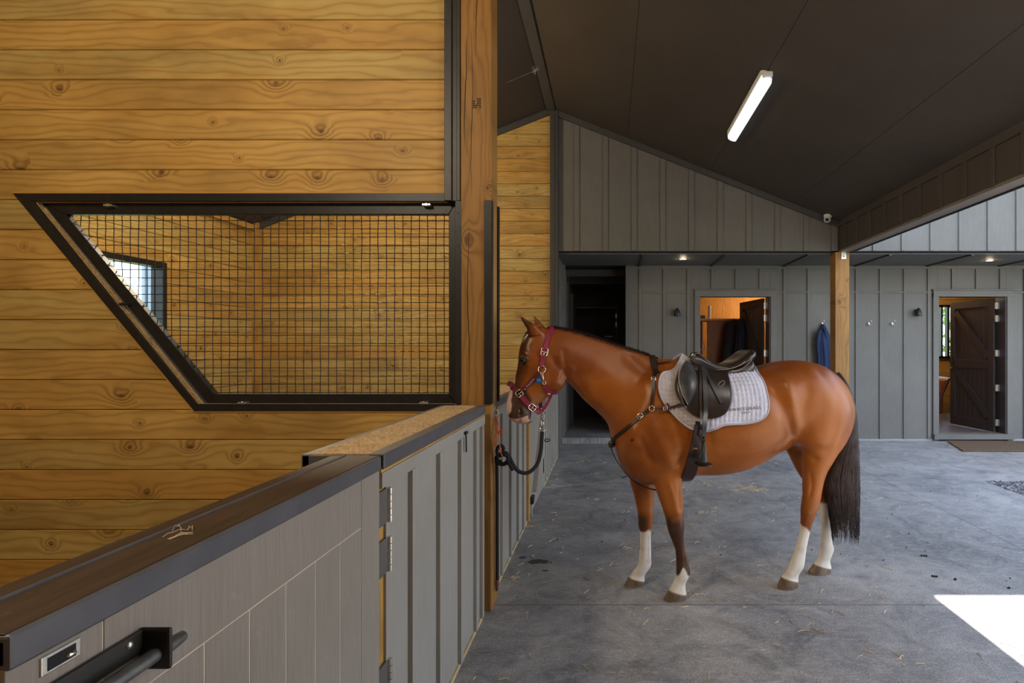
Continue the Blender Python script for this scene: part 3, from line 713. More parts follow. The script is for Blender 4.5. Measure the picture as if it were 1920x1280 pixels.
def coat(name, Y, prof, mat, label, cat, depth=.07, sd=1, hookpx=None, sleeves=True):
    """prof: rows (y_px, x_left_px, x_right_px) of the cloth outline at distance Y"""
    rows = catmull(prof, 5); mb = MB(); rings = []; N = 64; rr = random.Random(sd); ph = [rr.uniform(0, 6) for _ in range(5)]
    for i, (py, a, c) in enumerate(rows):
        l, r = atY(a, py, Y), atY(c, py, Y); cx = (l.x+r.x)/2; w = (r.x-l.x)/2; t = i/len(rows); ring = []
        for j in range(N):
            th = 2*PI*j/N
            f = 1+.16*t*math.sin(7*th+ph[0]+.6*t)+.10*t*math.sin(11*th+ph[1]-t)+.06*math.sin(4*th+ph[2]+3*t)
            dd = depth*(.35+.65*min(1, t*2.2))
            ring.append((cx+w*math.cos(th)*(1+.03*math.sin(9*th+ph[3]+4*t)), Y-dd+min(dd*f*math.sin(th), dd-.004), l.z+.010*math.sin(3*th+ph[4])*t))
        rings.append(ring)
    mb.loft(rings); o = mb.build(name, mat, smooth=True); tag(o, label, cat); return o
navy = flat('navy_fabric', (.007, .022, .075), .8, 0, 30, .3, .3, 300)
jk = coat('jacket', 9.70, [(608, 1539, 1544), (614, 1537, 1547), (628, 1531, 1553), (640, 1529, 1555), (660, 1531, 1557), (690, 1531, 1560), (730, 1529, 1562), (760, 1530, 1562)], navy, 'navy blue jacket hanging on hook left of the far post', 'jacket', .075, 3)
mb = MB(); rings = []
for i, (py, a, c) in enumerate(catmull([(618, 1534, 1541), (634, 1530, 1538), (650, 1530, 1537), (672, 1532, 1538), (700, 1531, 1538)], 4)):
    l, r = atY(a, py, 9.6), atY(c, py, 9.6); rings.append([((l.x+r.x)/2+(r.x-l.x)/2*math.cos(2*PI*j/16), 9.60+.03*math.sin(2*PI*j/16), l.z) for j in range(16)])
mb.loft(rings); mb.build('sleeve', navy, jk, smooth=True)
mb = MB(); rings = []
for i, (py, a, c) in enumerate(catmull([(616, 1543, 1549), (634, 1546, 1554), (644, 1548, 1556), (650, 1550, 1555)], 4)):
    l, r = atY(a, py, 9.6), atY(c, py, 9.6); rings.append([((l.x+r.x)/2+(r.x-l.x)/2*math.cos(2*PI*j/16), 9.60+.03*math.sin(2*PI*j/16), l.z) for j in range(16)])
mb.loft(rings); mb.build('sleeve', navy, jk, smooth=True)
dk = flat('black_fabric', (.010, .011, .014), .8, 0, 30, .3, .3, 300); dn = flat('dark_navy_fabric', (.010, .016, .035), .8, 0, 30, .3, .3, 300)
coat('coat', 11.12, [(599, 1372, 1383), (606, 1360, 1386), (618, 1357, 1386), (640, 1354, 1384), (662, 1351, 1380), (690, 1350, 1378), (720, 1350, 1378)], dk, 'black coat hanging on the side of the cabinet', 'coat', .12, 5)
coat('coat', 10.86, [(598, 1383, 1390), (606, 1381, 1396), (630, 1378, 1396), (660, 1375, 1396), (690, 1374, 1396)], dn, 'dark navy coat hanging right of the black coat', 'coat', .10, 9)
# ================================================================== leather chair in the lounge
ch = thing('armchair', (6.15, 11.75, .1), 'brown leather armchair with studded back inside right doorway', 'chair')
leather = flat('brown_leather', (.16, .045, .015), .38, 0, 14, .35, .2, 120)
mb = MB(); rings = []
for (z, xr_, th) in catmull([(.12, 6.46, .05), (.35, 6.55, .07), (.6, 6.66, .09), (.8, 6.76, .10), (.92, 6.80, .09), (.97, 6.80, .04)], 4):
    rings.append([(xr_-th+th*math.cos(a), 11.75+.36*math.sin(a), z) for a in [2*PI*j/20 for j in range(20)]])
mb.loft(rings); bk = mb.build('backrest', leather, ch, smooth=True)
mb = MB()
for i in range(16):
    mb = MB(); a = -1.3+2.6*i/15; mb.ell((6.78-.10*abs(a)**1.4*.3, 11.75+.36*math.sin(a), .955-.13*abs(a/1.3)**2), .014, .014, .014, 8, 6)
    mb.build('stud', 'chrome', bk, smooth=True)
mb = MB(); mb.box(5.85, 6.6, 11.42, 12.08, .3, .50); mb.build('seat', leather, ch, bevel=.06, seg=4)
for y in (11.40, 12.02):
    mb = MB(); mb.box(5.85, 6.62, y, y+.1, .25, .68); mb.build('armrest', leather, ch, bevel=.045, seg=4)
for x in (5.9, 6.45):
    for y in (11.46, 12.02):
        mb = MB(); mb.lathe((x, y, .1), [(.002, 0), (.018, 0), (.028, .2), (.002, .2)], 'Z', 12); mb.build('leg', 'door_dark', ch, smooth=True)
# ================================================================== wall fittings
hk = thing('coat_hook', (X9(1629), 9.70, H+(648-606)*9.7/F-.03), 'small chrome hook, first one right of the pine post', 'hook', 'chrome hooks on the back wall')
c = ROOT[hk.name]
mb = MB(); mb.ell((c.x, c.y-.003, c.z+.02), .016, .004, .03); mb.build('base', 'zinc', hk, smooth=True)
mb = MB(); mb.tube([(c.x, c.y-.005, c.z+.015), (c.x, c.y-.045, c.z+.02), (c.x, c.y-.07, c.z+.05), (c.x+.012, c.y-.075, c.z+.085)], [.006, .006, .005, .007], 8)
mb.tube([(c.x, c.y-.005, c.z+.0), (c.x, c.y-.03, c.z-.012), (c.x, c.y-.045, c.z+.0), (c.x, c.y-.05, c.z+.02)], [.006, .006, .005, .007], 8); mb.build('prong', 'zinc', hk, smooth=True)
z_h = c.z
h2 = copy_tree(hk, (X9(1673), 9.70, z_h)); h2['label'] = 'small chrome hook, nearer the wall lamp beside right door'
h3 = copy_tree(hk, (X9(1541.5), 9.70, z_h)); h3['label'] = 'chrome hook holding the navy jacket'
wlp = thing('wall_lamp', (X9(1269), 9.70, H+(648-593)*9.7/F), 'small black bell-shaped wall lamp left of the saddle room door', 'wall lamp', 'black bell wall lamps')
c = ROOT[wlp.name]
mb = MB(); mb.lathe((c.x, c.y-.07, c.z), [(.002, .004), (.052, .0), (.056, .02), (.046, .07), (.030, .115), (.014, .135), (.002, .14)], 'Z', 24); mb.build('shade', 'black_plastic', wlp, smooth=True, angle=.8)
mb = MB(); mb.box(c.x-.03, c.x+.03, c.y-.015, c.y, c.z+.03, c.z+.12); mb.box(c.x-.012, c.x+.012, c.y-.07, c.y-.01, c.z+.06, c.z+.085); mb.build('bracket', 'black_plastic', wlp, bevel=.004)
w2 = copy_tree(wlp, (X9(1718), 9.70, H+(648-593)*9.7/F)); w2['label'] = 'small black bell-shaped wall lamp left of the open right door'
dl = thing('downlight', (1.14, 8.94, 2.945), 'glowing recessed downlight in soffit above the neck of the horse', 'downlight', 'recessed soffit downlights')
c = ROOT[dl.name]
mb = MB(); mb.torus((c.x, c.y, 2.948), .052, .006, (0, 0, 1), 24, 8); mb.build('trim_ring', 'white_plastic', dl, smooth=True)
mb = MB(); mb.lathe((c.x, c.y, 2.9455), [(.001, 0), (.047, 0), (.047, .004), (.001, .004)], 'Z', 20); mb.build('lens', 'down', dl)
d2_ = copy_tree(dl, (6.01, 9.11, 2.945)); d2_['label'] = 'glowing recessed downlight in soffit near the right edge'
d3_ = copy_tree(dl, (-.26, 10.9, 2.93)); d3_['label'] = 'glowing downlight inside the dark passage'
# camera dome
zc = roof_z(3.135)
cd = thing('security_camera', (3.135, 8.28, zc-.09), 'white dome security camera under ceiling above far post', 'camera')
mb = MB(); mb.lathe((3.135, 8.28, zc-.035), [(.002, .04), (.055, .04), (.055, .0), (.045, -.012), (.002, -.012)], 'Z', 24); mb.build('base', 'white_plastic', cd, smooth=True, angle=.6)
mb = MB(); mb.ell((3.12, 8.26, zc-.068), .047, .047, .047, 20, 14); mb.build('dome', 'white_plastic', cd, smooth=True)
mb = MB(); mb.ell((3.105, 8.225, zc-.082), .026, .02, .026, 16, 10); mb.build('lens', 'black_plastic', cd, smooth=True)
# LED batten light
Y0, Y1, LX = 5.32, 6.92, 1.46; zl = roof_z(LX)
lt = thing('batten_light', (LX, (Y0+Y1)/2, zl-.07), 'long lit white batten light on the sloping dark ceiling', 'light')
def caps(x, y0, y1, w, z, h, n=12):
    ring = []
    for k in range(n+1): a = PI*k/n; ring.append((x+w*math.cos(a), y1-w+w*math.sin(a)))
    for k in range(n+1): a = PI+PI*k/n; ring.append((x+w*math.cos(a), y0+w+w*math.sin(a)))
    m_ = MB(); tilt = lambda px_: -SLOPE*(px_-x)
    m_.loft([[(px_, py_, z+tilt(px_)) for px_, py_ in ring], [(px_, py_, z+h+tilt(px_)) for px_, py_ in ring]]); return m_
caps(LX, Y0+.004, Y1-.004, .05, zl-.085, .045).build('diffuser', 'tube', lt, bevel=.012)
caps(LX, Y0, Y1, .058, zl-.045, .045).build('housing', 'white_plastic', lt, bevel=.005)
for y in (5.33, 6.9):
    mb = MB(); mb.box(LX-.045, LX+.045, y-.03, y+.01, zl-.06, zl-.01); mb.build('end_cap', 'white_plastic', lt, bevel=.008)
# ================================================================== coir mat
mb = MB()
coir = flat('coir_fibre', (.105, .066, .036), .95, 0, 60, .5, .9, 260)
mb.prism([(5.33, 8.70, .001), (7.2, 8.62, .001), (7.25, 9.50, .001), (5.62, 9.58, .001)], 1, (0, 0, .028)); mt = mb.build('door_mat', coir, None, bevel=.01, seg=2)
tag(mt, 'brown coir door mat in front of the open right door', 'door mat')
mb = MB()
for i in range(1500):
    s, t = rnd.random(), rnd.random(); e = rnd.random() < .5
    if e: s = rnd.choice((0, 1))+rnd.uniform(-.01, .012); 
    x = (5.33+.29*t)*(1-s)+(7.2+.05*t)*s; y = 8.70+.88*t-.08*s
    a = rnd.uniform(0, 6.3); l = .02
    mb.add([(x, y, .027), (x+.003, y+.002, .027), (x+l*math.cos(a), y+l*math.sin(a), .027+rnd.uniform(.002, .018))], [(0, 1, 2)])
pf = mb.build('pile', flat('coir_tip', (.19, .125, .07), .95), mt); pf['kind'] = 'stuff'
# ================================================================== gravel, straw, droppings
mb = MB(); gx0, gx1, gy0, gy1 = 4.43, 6.2, 5.2, 6.78
rg = random.Random(3)
def pebble(mb, c, r):
    vs = [(1, 0, 0), (-1, 0, 0), (0, 1, 0), (0, -1, 0), (0, 0, 1), (0, 0, -1)]
    vs = [(c[0]+v[0]*r*rg.uniform(.7, 1.2), c[1]+v[1]*r*rg.uniform(.7, 1.2), c[2]+v[2]*r*.7) for v in vs]
    mb.add(vs, [(0, 2, 4), (2, 1, 4), (1, 3, 4), (3, 0, 4), (2, 0, 5), (1, 2, 5), (3, 1, 5), (0, 3, 5)])
mb.box(gx0, gx1, gy0, gy1, .0005, .003)
for i in range(5200): pebble(mb, (rg.uniform(gx0, gx1), rg.uniform(gy0, gy1), .004), rg.uniform(.008, .02))
def gravel():
    m, nt, b = new_mat('mixed_gravel'); q = NB(nt); r = q.n('ShaderNodeNewGeometry').outputs['Random Per Island']
    q.l(q.ramp(r, [(0., (.03, .03, .035)), (.5, (.12, .12, .125)), (.85, (.25, .23, .22)), (1., (.5, .48, .45))]), b.inputs['Base Color']); b.inputs['Roughness'].default_value = .8; return m
gr = mb.build('gravel', gravel()); tag(gr, 'dark grey gravel strip in the concrete at right edge', 'gravel', None, 'stuff')
straw_m = flat('dry_straw', (.68, .52, .29), .8, 0, 5, .4)
mb = MB(); rs = random.Random(21)
def straw(mb, x, y, z, l, a, w=.0016, lift=.004):
    k = rs.uniform(-.5, .5); pts = []
    for i in range(5):
        s = i/4; pts.append((x+l*s*math.cos(a+k*s), y+l*s*math.sin(a+k*s), z+.002+lift*math.sin(PI*s)*rs.uniform(.3, 1)))
    mb.tube(pts, w, 3, False)
def ground(px, py): Y = F*H/(py-VY); return ((px-VX)*Y/F, Y)
for i in range(520):
    y = 1.9+rs.random()**.8*6.4; x = rs.uniform(-.70, min(3.2, .45*y+.8))
    straw(mb, x, y, 0, rs.choice((.01, .015, .02, .03, .05, .07)), rs.uniform(0, 6.3), .0021)
for (px, py, n, sp) in ((1405, 917, 90, .11), (1330, 905, 14, .12), (1310, 965, 14, .1), (1165, 960, 14, .07), (1293, 1112, 12, .03), (1193, 1145, 6, .06), (1640, 1120, 6, .1), (960, 1085, 16, .07), (985, 985, 24, .05), (1500, 1160, 8, .1), (1640, 1225, 8, .08), (1035, 1000, 6, .1), (1190, 1022, 10, .05)):
    x, y = ground(px, py)
    for k in range(n): straw(mb, x+rs.gauss(0, sp), y+rs.gauss(0, sp), 0, rs.uniform(.02, .07), rs.uniform(0, 6.3), .0015, .012)
tag(mb.build('loose_straw', straw_m), 'scattered dry straw bits on the concrete around the horse', 'straw', None, 'stuff')
mb = MB()
for i in range(75):
    y = rs.uniform(3.4, 8); x = rs.uniform(-.6, 4.0); r = rs.uniform(.003, .009)
    pebble(mb, (x, y, r*.4), r)
for px, py in ((1732, 1042), (1752, 1081), (1790, 1086), (1890, 1102)):
    x, y = ground(px, py)
    for k in range(3): pebble(mb, (x+rs.gauss(0, .008), y+rs.gauss(0, .008), .005), .012)
tag(mb.build('dark_crumbs', 'black'), 'small dark crumbs scattered over the concrete', 'crumbs', None, 'stuff')
mb = MB(); rs = random.Random(5)
for k in range(9): straw(mb, XF-.075+rs.uniform(-.02, .02), 1.05+rs.uniform(-.02, .05), 1.249, rs.uniform(.015, .05), rs.uniform(.8, 2.2), .0007, .006)
tag(mb.build('straw_wisp', straw_m), 'tiny straw wisp lying on top of near half door', 'straw')
sh = thing('shelf', (-.25, 11.95, 1.75), 'dark shelf with pale folded things inside the unlit passage', 'shelf')
mb = MB(); mb.box(-.62, .12, 11.85, 12.05, 1.755, 1.775); mb.build('board', 'grey_dark', sh)
for xa_, xb_, hh in ((-.50, -.38, .035), (-.10, .06, .03)):
    mb = MB(); mb.box(xa_, xb_, 11.86, 12.0, 1.776, 1.776+hh); o_ = mb.build('folded_cloth', flat('pale_cloth', (.55, .60, .62), .8), None, bevel=.006)
    tag(o_, 'pale folded cloth on the passage shelf, ' + ('left one' if xa_ < -.3 else 'right one above the crest of the neck'), 'cloth')
# cobweb
mb = MB(); c = Vector((RIDGE_X+.03, 6.9, 4.98)); c = atY(1004, 132, 7.05)
for k in range(16):
    a = rs.uniform(0, 6.3); mb.tube([c, c+Vector((.05*math.cos(a), rs.uniform(-.03, .03), .05*math.sin(a)+.01))], .0013, 3)
mb.tube([c, atY(945, 157, 7.2)], .0012, 3)
tag(mb.build('cobweb', flat('dusty_web', (.5, .5, .48), .9)), 'wispy pale cobweb near the ceiling ridge', 'cobweb')
# ================================================================== seen through windows
mb = MB(); mb.box(-7.45, -5.5, 9.2, 12, -.3, 3.9)
y = -7.45
while y < -5.6: mb.box(y, y+.05, 9.17, 9.2, -.3, 3.9); y += .42
tag(mb.build('shed', flat('pale_blue_cladding', (.36, .40, .44), .6)), 'pale blue-grey shed outside the stall window', 'shed')
def tree(x, y, r, h, label, sd):
    rr = random.Random(sd); mb = MB()
    for i in range(900):
        a, b_, q = rr.uniform(0, 6.3), math.acos(rr.uniform(-1, 1)), rr.uniform(.7, 1.0)
        c = Vector((x+r*q*math.sin(b_)*math.cos(a), y+r*q*math.sin(b_)*math.sin(a), h+r*.75*q*math.cos(b_)))
        s = rr.uniform(.12, .3)*r/2.5; d1_, d2v = Vector((rr.gauss(0, 1), rr.gauss(0, 1), rr.gauss(0, 1))).normalized()*s, Vector((rr.gauss(0, 1), rr.gauss(0, 1), rr.gauss(0, 1))).normalized()*s
        mb.add([c, c+d1_, c+d2v, c+(d1_+d2v)*.6-Vector((0, 0, s*.4))], [(0, 1, 2), (1, 3, 2)])
    t = thing('tree', (x, y, -.26), label, 'tree', 'trees outside')
    mb.build('crown', flat('bright_foliage', (.20, .32, .03), .7, 0, 3, .4), t)
    mb = MB(); mb.tube([(x, y, -.26), (x, y, h)], [.25, .12], 8); mb.build('trunk', 'door_dark', t)
tree(-24.5, 30, 2.6, 2.1, 'round green tree seen through the stall window', 1)
tree(-29.5, 34, 2.8, 2.0, 'low green tree farther left beyond stall window', 2)
tree(13.5, 24, 3.4, 2.2, 'green tree outside the right hand room window', 3)
# ================================================================== world and lights
w = bpy.data.worlds.new('sky'); SC.world = w; w.use_nodes = True; nt = w.node_tree; q = NB(nt)
bg = nt.nodes['Background']
tc = q.n('ShaderNodeTexCoord'); s = q.sep(tc.outputs['Generated'])
cl_ = q.noise(tc.outputs['Generated'], 2.2, 5, .6)
col = q.ramp(s[2], [(0., (.78, .88, 1.0)), (.25, (.54, .72, 1.0)), (.8, (.38, .57, .95))])
col = q.mix(q.ramp(cl_, [(.42, 0.), (.62, .5)]), col, (1., 1., 1.))
q.l(col, bg.inputs[0]); bg.inputs[1].default_value = 4.1
sd = bpy.data.lights.new('sun', 'SUN'); sd.energy = 30; sd.angle = .009; sd.color = (1, .93, .84)
so = bpy.data.objects.new('sun', sd); COL.objects.link(so); so.location = (10, 15, 15)
dirv = Vector((-.49, -.97, -1)); so.rotation_euler = dirv.to_track_quat('-Z', 'Y').to_euler()
def lamp(name, loc, energy, color, size=.3, kind='POINT', rot=None, sy=None):
    d = bpy.data.lights.new(name, kind); d.energy = energy; d.color = color
    if kind == 'AREA':
        d.size = size
        if sy: d.shape = 'RECTANGLE'; d.size_y = sy
    else: d.shadow_soft_size = size
    o = bpy.data.objects.new(name, d); COL.objects.link(o); o.location = loc
    if rot: o.rotation_euler = rot
    return o
lamp('tack_room_lamp', (3.35, 11.9, 2.6), 60, (1, .80, .52), .12)
lamp('lounge_lamp', (6.2, 12.2, 2.75), 70, (1, .8, .55), .12)
lamp('stall_lamp', (-3.0, 5.6, 3.7), 170, (1, .86, .62), .15)
lamp('near_stall_fill', (-2.1, .6, 3.7), 200, (1, .86, .64), .2)  # added fill that brightens the pine board wall; no fitting here
lamp('aisle_fill', (1.9, 1.5, 3.6), 60, (1, .93, .84), .3)  # added fill for the near flank of the horse, without a fitting
for (x, y) in ((1.14, 8.94), (6.01, 9.11)): lamp('soffit_lamp', (x, y, 2.92), 1.5, (1, .75, .5), .04)
SC.view_settings.view_transform = 'Standard'; SC.view_settings.look = 'None'; SC.view_settings.gamma = 1; SC.view_settings.use_curve_mapping = False
SC.view_settings.exposure = 0.0
# ================================================================== THE HORSE
ANG = math.radians(10.2)
HP = Vector((.285, 3.715, 0)); HE = Vector((math.cos(ANG), math.sin(ANG), 0)); HN = Vector((math.sin(ANG), -math.cos(ANG), 0)); HZ = Vector((0, 0, 1))
def MP(px, py, v=0.0):
    """point where the line of sight through a photo point meets the horse's lengthwise plane shifted v to the near side"""
    a = (px-VX)/F; b = -(py-VY)/F
    t = (HP.dot(HN)+v)/(a*HN.x+HN.y)
    return Vector((a*t, t, H+b*t))
def loc(p): d = Vector(p)-HP; return Vector((d.dot(HE), d.dot(HN), p[2]))
def wor(u, v, z): return HP+HE*u+HN*v+HZ*z
def ground_v(px, py):
    Y = F*H/(py-VY); return loc(Vector(((px-VX)*Y/F, Y, 0))).y
hb = MB()
def hloft(secs, n=28, dense=4, v0=0.0, p=2.0, mb=None):
    """secs: (ax, ay, bx, by, halfwidth, k, v)"""
    secs = [tuple(s)+(0.0,)*(6-len(s)) if len(s) < 6 else tuple(s) for s in secs]
    secs = [s if len(s) > 6 else s+(v0,) for s in secs]
    rings = []
    for s in catmull(secs, dense):
        v = s[6]; A, B = MP(s[0], s[1], v), MP(s[2], s[3], v); c = (A+B)/2; h = (A-B)/2; ring = []
        for j in range(n):
            a = 2*PI*j/n; co, si = math.cos(a), math.sin(a)
            cc = math.copysign(abs(co)**(2/p), co); ss = math.copysign(abs(si)**(2/p), si)
            q = c+h*cc+HN*(s[4]*ss*(1+s[5]*co))
            if q.z < 0.0: q.z = 0.0
            ring.append(q)
        rings.append(ring)
    (mb or hb).loft(rings)
# trunk
hloft([(1152, 800, 1153, 842, .05), (1163, 760, 1164, 872, .13, -.1), (1185, 712, 1184, 897, .175, -.25), (1206, 688, 1208, 906, .20, -.35), (1230, 674, 1240, 904, .215, -.4),
       (1256, 671, 1274, 897, .235, -.32), (1292, 681, 1300, 889, .262, -.2), (1335, 689, 1335, 889, .285, -.08), (1380, 690, 1378, 883, .295, 0),
       (1420, 686, 1418, 868, .285, .05), (1455, 677, 1452, 849, .265, .1), (1492, 674.5, 1488, 836, .255, .1), (1527, 680, 1518, 850, .245, .05), (1555, 694, 1543, 862, .215), (1579, 718, 1562, 850, .165), (1592, 748, 1579, 822, .11), (1596, 768, 1589, 798, .05)], p=2.2)
# haunch / gaskin bulk on both sides
for sg in (1, -1):
    hloft([(1470, 715, 1560, 712, .06), (1462, 740, 1588, 742, .10), (1462, 770, 1596, 776, .115), (1476, 805, 1588, 806, .11), (1490, 832, 1577, 832, .10)], v0=.135*sg if sg > 0 else -.12)
    # shoulder
    hloft([(1215, 700, 1262, 700, .03), (1190, 740, 1268, 735, .055), (1168, 790, 1268, 790, .075), (1168, 835, 1278, 835, .085), (1190, 872, 1278, 868, .075), (1212, 892, 1274, 890, .055)], v0=.125*sg)
# neck
hloft([(1250, 676, 1172, 872, .16, -.35), (1218, 664, 1147, 824, .145, -.45), (1193, 654.5, 1140, 797, .120, -.5), (1158, 643.5, 1119, 773, .100, -.5), (1122, 631, 1096, 752, .088, -.5),
       (1090, 622.5, 1076, 728, .082, -.45), (1062, 617, 1060, 712, .080, -.4), (1040, 613.5, 1045, 702, .078, -.3), (1024, 613, 1030, 692, .07, -.2)])
# head
hloft([(1018, 611, 1052, 690, .055, 0), (1003, 613, 1060, 703, .070, .05), (988, 624, 1060, 714, .084, .1), (978, 640, 1056, 722, .092, .08), (973, 657, 1045, 731, .094, 0), (971.5, 676, 1034, 740, .084, -.05), (968.5, 695, 1022, 748, .068, -.05),
       (963.5, 712, 1011, 757, .058, 0), (957, 730, 1003, 765, .052, 0), (951, 747, 997, 772, .050), (949, 762, 996, 779, .053), (951, 776, 993, 787, .052), (958, 787, 987, 792.5, .043), (967, 792, 981, 794.5, .025)], dense=5, p=2.25)
def hell(px, py, v, ru, rv, rz, tilt=0):
    c = MP(px, py, v); rings = []
    for i in range(11):
        a = min(max(PI*i/10, .04), PI-.04); ring = []
        for j in range(18):
            b = 2*PI*j/18; lu, lv, lz = ru*math.sin(a)*math.cos(b), rv*math.sin(a)*math.sin(b), -rz*math.cos(a)
            x = lu*math.cos(tilt)-lz*math.sin(tilt); z = lu*math.sin(tilt)+lz*math.cos(tilt)
            ring.append(c+HE*x+HN*lv+HZ*z)
        rings.append(ring)
    hb.loft(rings)
for sg in (1, -1):
    hell(1035, 704, .045*sg, .085, .045, .105, .5)       # jowl
    hell(982, 671, .070*sg, .034, .022, .024, -.3)       # orbit
    hell(1196, 872, .085*sg, .07, .07, .09)              # breast muscle
    hell(1000, 722, .050*sg, .075, .012, .014, 1.05)       # facial crest
    hell(975, 766, .034*sg, .034, .024, .04, .2)         # nostril wing
    hell(1262, 876, .155*sg, .05, .05, .06)              # elbow
hell(984, 788, 0, .045, .036, .022, -.1)                 # lower lip / chin
# ears
hloft([(990, 630, 1020, 626, .024), (988, 618, 1015, 619, .023), (983.5, 610, 1005, 608, .020), (979, 603, 993, 602, .014), (975, 596, 983.5, 596, .009), (973.6, 590.5, 976, 590.5, .004)], v0=.055, n=16)
hloft([(1004, 625, 1028, 618, .018), (1003, 611, 1020, 610, .018), (1001.5, 604, 1013.5, 603, .015), (1000, 597, 1007.5, 597, .010), (999, 590.5, 1002, 591, .005)], v0=-.055, n=16)
# legs: (front x,y, back x,y, half width, k, v)
vNF, vOF, vNH, vOH = ground_v(1264, 1124), ground_v(1189, 1097.5), ground_v(1477, 1101), ground_v(1537, 1074)
def leg(secs, vtop, vbot, n=20):
    N = len(secs); z0, z1 = secs[0][1], secs[-1][1]
    hloft([(a, b, c, d, w, 0.0, vtop+(vbot-vtop)*min(1, max(0, ((b-z0)/(z1-z0))**.8))) for a, b, c, d, w in secs], n=n, p=2.15)
leg([(1200, 845, 1278, 845, .075), (1213, 868, 1277, 868, .072), (1220, 885, 1275.5, 884, .064), (1226, 907, 1278.5, 906, .055), (1233.5, 930, 1280, 930, .048), (1242, 953.7, 1281.5, 953, .043),
     (1247.5, 972, 1282, 972, .043), (1250.5, 987, 1283, 986, .043), (1254.5, 1001, 1282, 1000, .038), (1260, 1015, 1282.5, 1014, .031), (1265.5, 1029, 1285, 1028, .027), (1267.5, 1047, 1288.5, 1046, .026),
     (1267.5, 1062, 1292, 1060, .029), (1267.5, 1075, 1294, 1074, .034), (1266, 1084, 1291, 1082, .033), (1261, 1094, 1285.5, 1093, .029), (1256.5, 1102, 1285.5, 1104, .033), (1253, 1106.5, 1287.5, 1114, .040), (1248, 1117, 1287, 1120.5, .048), (1244.5, 1124, 1285.5, 1125.5, .053), (1244.5, 1127.5, 1285, 1128.5, .053)], .14, vNF)
leg([(1172, 850, 1240, 850, .07), (1176, 880, 1232, 880, .065), (1180, 900, 1228, 900, .058), (1184.5, 916, 1227, 916, .052), (1189, 931, 1226.5, 930, .046), (1194, 953.7, 1225.5, 953, .041), (1196, 968, 1225, 968, .041), (1196.6, 984, 1223, 984, .040), (1199.5, 998, 1220.5, 998, .033),
     (1200, 1012, 1220.5, 1012, .027), (1199.5, 1026, 1221, 1026, .026), (1197, 1046, 1221.5, 1046, .028), (1194, 1061, 1220.5, 1060, .033), (1186, 1071, 1214, 1070, .031), (1181, 1079, 1208.5, 1079, .031), (1178.5, 1081.5, 1209, 1090, .039), (1173, 1092, 1208, 1096, .046), (1169.5, 1099, 1206.5, 1100, .052), (1169.5, 1102, 1206, 1103, .052)], -.13, vOF)
leg([(1480, 810, 1586, 812, .10), (1494, 832, 1577, 836, .095), (1502, 846, 1569, 851, .088), (1504.5, 866, 1559, 868, .075), (1506.5, 892, 1547, 889, .060), (1506.5, 917, 1541, 916, .047), (1503.5, 940, 1538, 936, .042), (1501.5, 955, 1534.5, 951, .042),
     (1502, 970, 1527, 968, .038), (1502, 984, 1521, 985, .032), (1499, 999, 1516.5, 1004, .027), (1493.5, 1020, 1512, 1027, .026), (1486, 1042, 1509, 1050, .029), (1480, 1058, 1505.5, 1064, .034), (1474, 1070, 1498, 1075, .032), (1468.5, 1078.5, 1496, 1085, .033), (1465, 1081.5, 1497, 1091, .040), (1461, 1091, 1496.5, 1098, .046), (1458, 1100, 1494.5, 1103, .051), (1458, 1103.5, 1494, 1107, .051)], .13, vNH)
leg([(1462, 800, 1570, 805, .09), (1469, 835, 1560, 835, .085), (1480, 855, 1555, 855, .078), (1490, 875, 1552, 876, .068), (1502, 895, 1552, 893, .056), (1518, 915, 1556, 914, .047), (1530, 932, 1560, 930, .042), (1537, 945, 1561.5, 943, .041), (1538, 960, 1559, 958, .036), (1539, 975, 1558, 975, .030), (1539, 995, 1558.5, 995, .026),
     (1538.5, 1016, 1560, 1015, .027), (1538, 1028, 1563.5, 1027, .032), (1534.5, 1042, 1559.5, 1040, .031), (1529.5, 1052, 1556, 1051, .031), (1526, 1056.5, 1558, 1062.5, .038), (1521, 1065, 1558, 1070, .045), (1516, 1072.5, 1557, 1075, .050), (1516, 1076, 1557, 1078, .050)], -.12, vOH)
raw = hb.build('horse_raw', 'black')
rm = raw.modifiers.new('r', 'REMESH'); rm.mode = 'VOXEL'; rm.voxel_size = .0068; rm.use_smooth_shade = True
sm = raw.modifiers.new('s', 'SMOOTH'); sm.factor = .5; sm.iterations = 7
dg = bpy.context.evaluated_depsgraph_get(); me = bpy.data.meshes.new_from_object(raw.evaluated_get(dg))
ro = ROOT[raw.name]; bpy.data.objects.remove(raw)
n = len(me.vertices); co = np.empty(n*3); me.vertices.foreach_get('co', co); co = co.reshape(-1, 3)+np.array(ro)
no = np.empty(n*3); me.vertices.foreach_get('normal', no); no = no.reshape(-1, 3)
eN, nN, P0n = np.array(HE), np.array(HN), np.array(HP)
U = (co-P0n)@eN; V = (co-P0n)@nN; Z = co[:, 2].copy()
# ---- extra smoothing of the broad body (not head, ears, lower legs)
ed = np.empty(len(me.edges)*2, dtype=np.int32); me.edges.foreach_get('vertices', ed); ed = ed.reshape(-1, 2)
deg = np.bincount(ed.ravel(), minlength=n).astype(float)
def lap(A):
    S_ = np.zeros_like(A); np.add.at(S_, ed[:, 0], A[ed[:, 1]]); np.add.at(S_, ed[:, 1], A[ed[:, 0]]); return S_/deg[:, None] if A.ndim > 1 else S_/deg
def sstep(x, a, b): t = np.clip((x-a)/(b-a), 0, 1); return t*t*(3-2*t)
u_neck = loc(MP(1075, 640)).x
wgt = sstep(Z, .72, .95)*sstep(U, u_neck-.02, u_neck+.12)
for it in range(45): co += (lap(co)-co)*(wgt*.6)[:, None]
wleg = 1-sstep(Z, .10, .16)
for it in range(4): co += (lap(co)-co)*(.3*(1-wleg))[:, None]
U = (co-P0n)@eN; V = (co-P0n)@nN; Z = co[:, 2].copy()
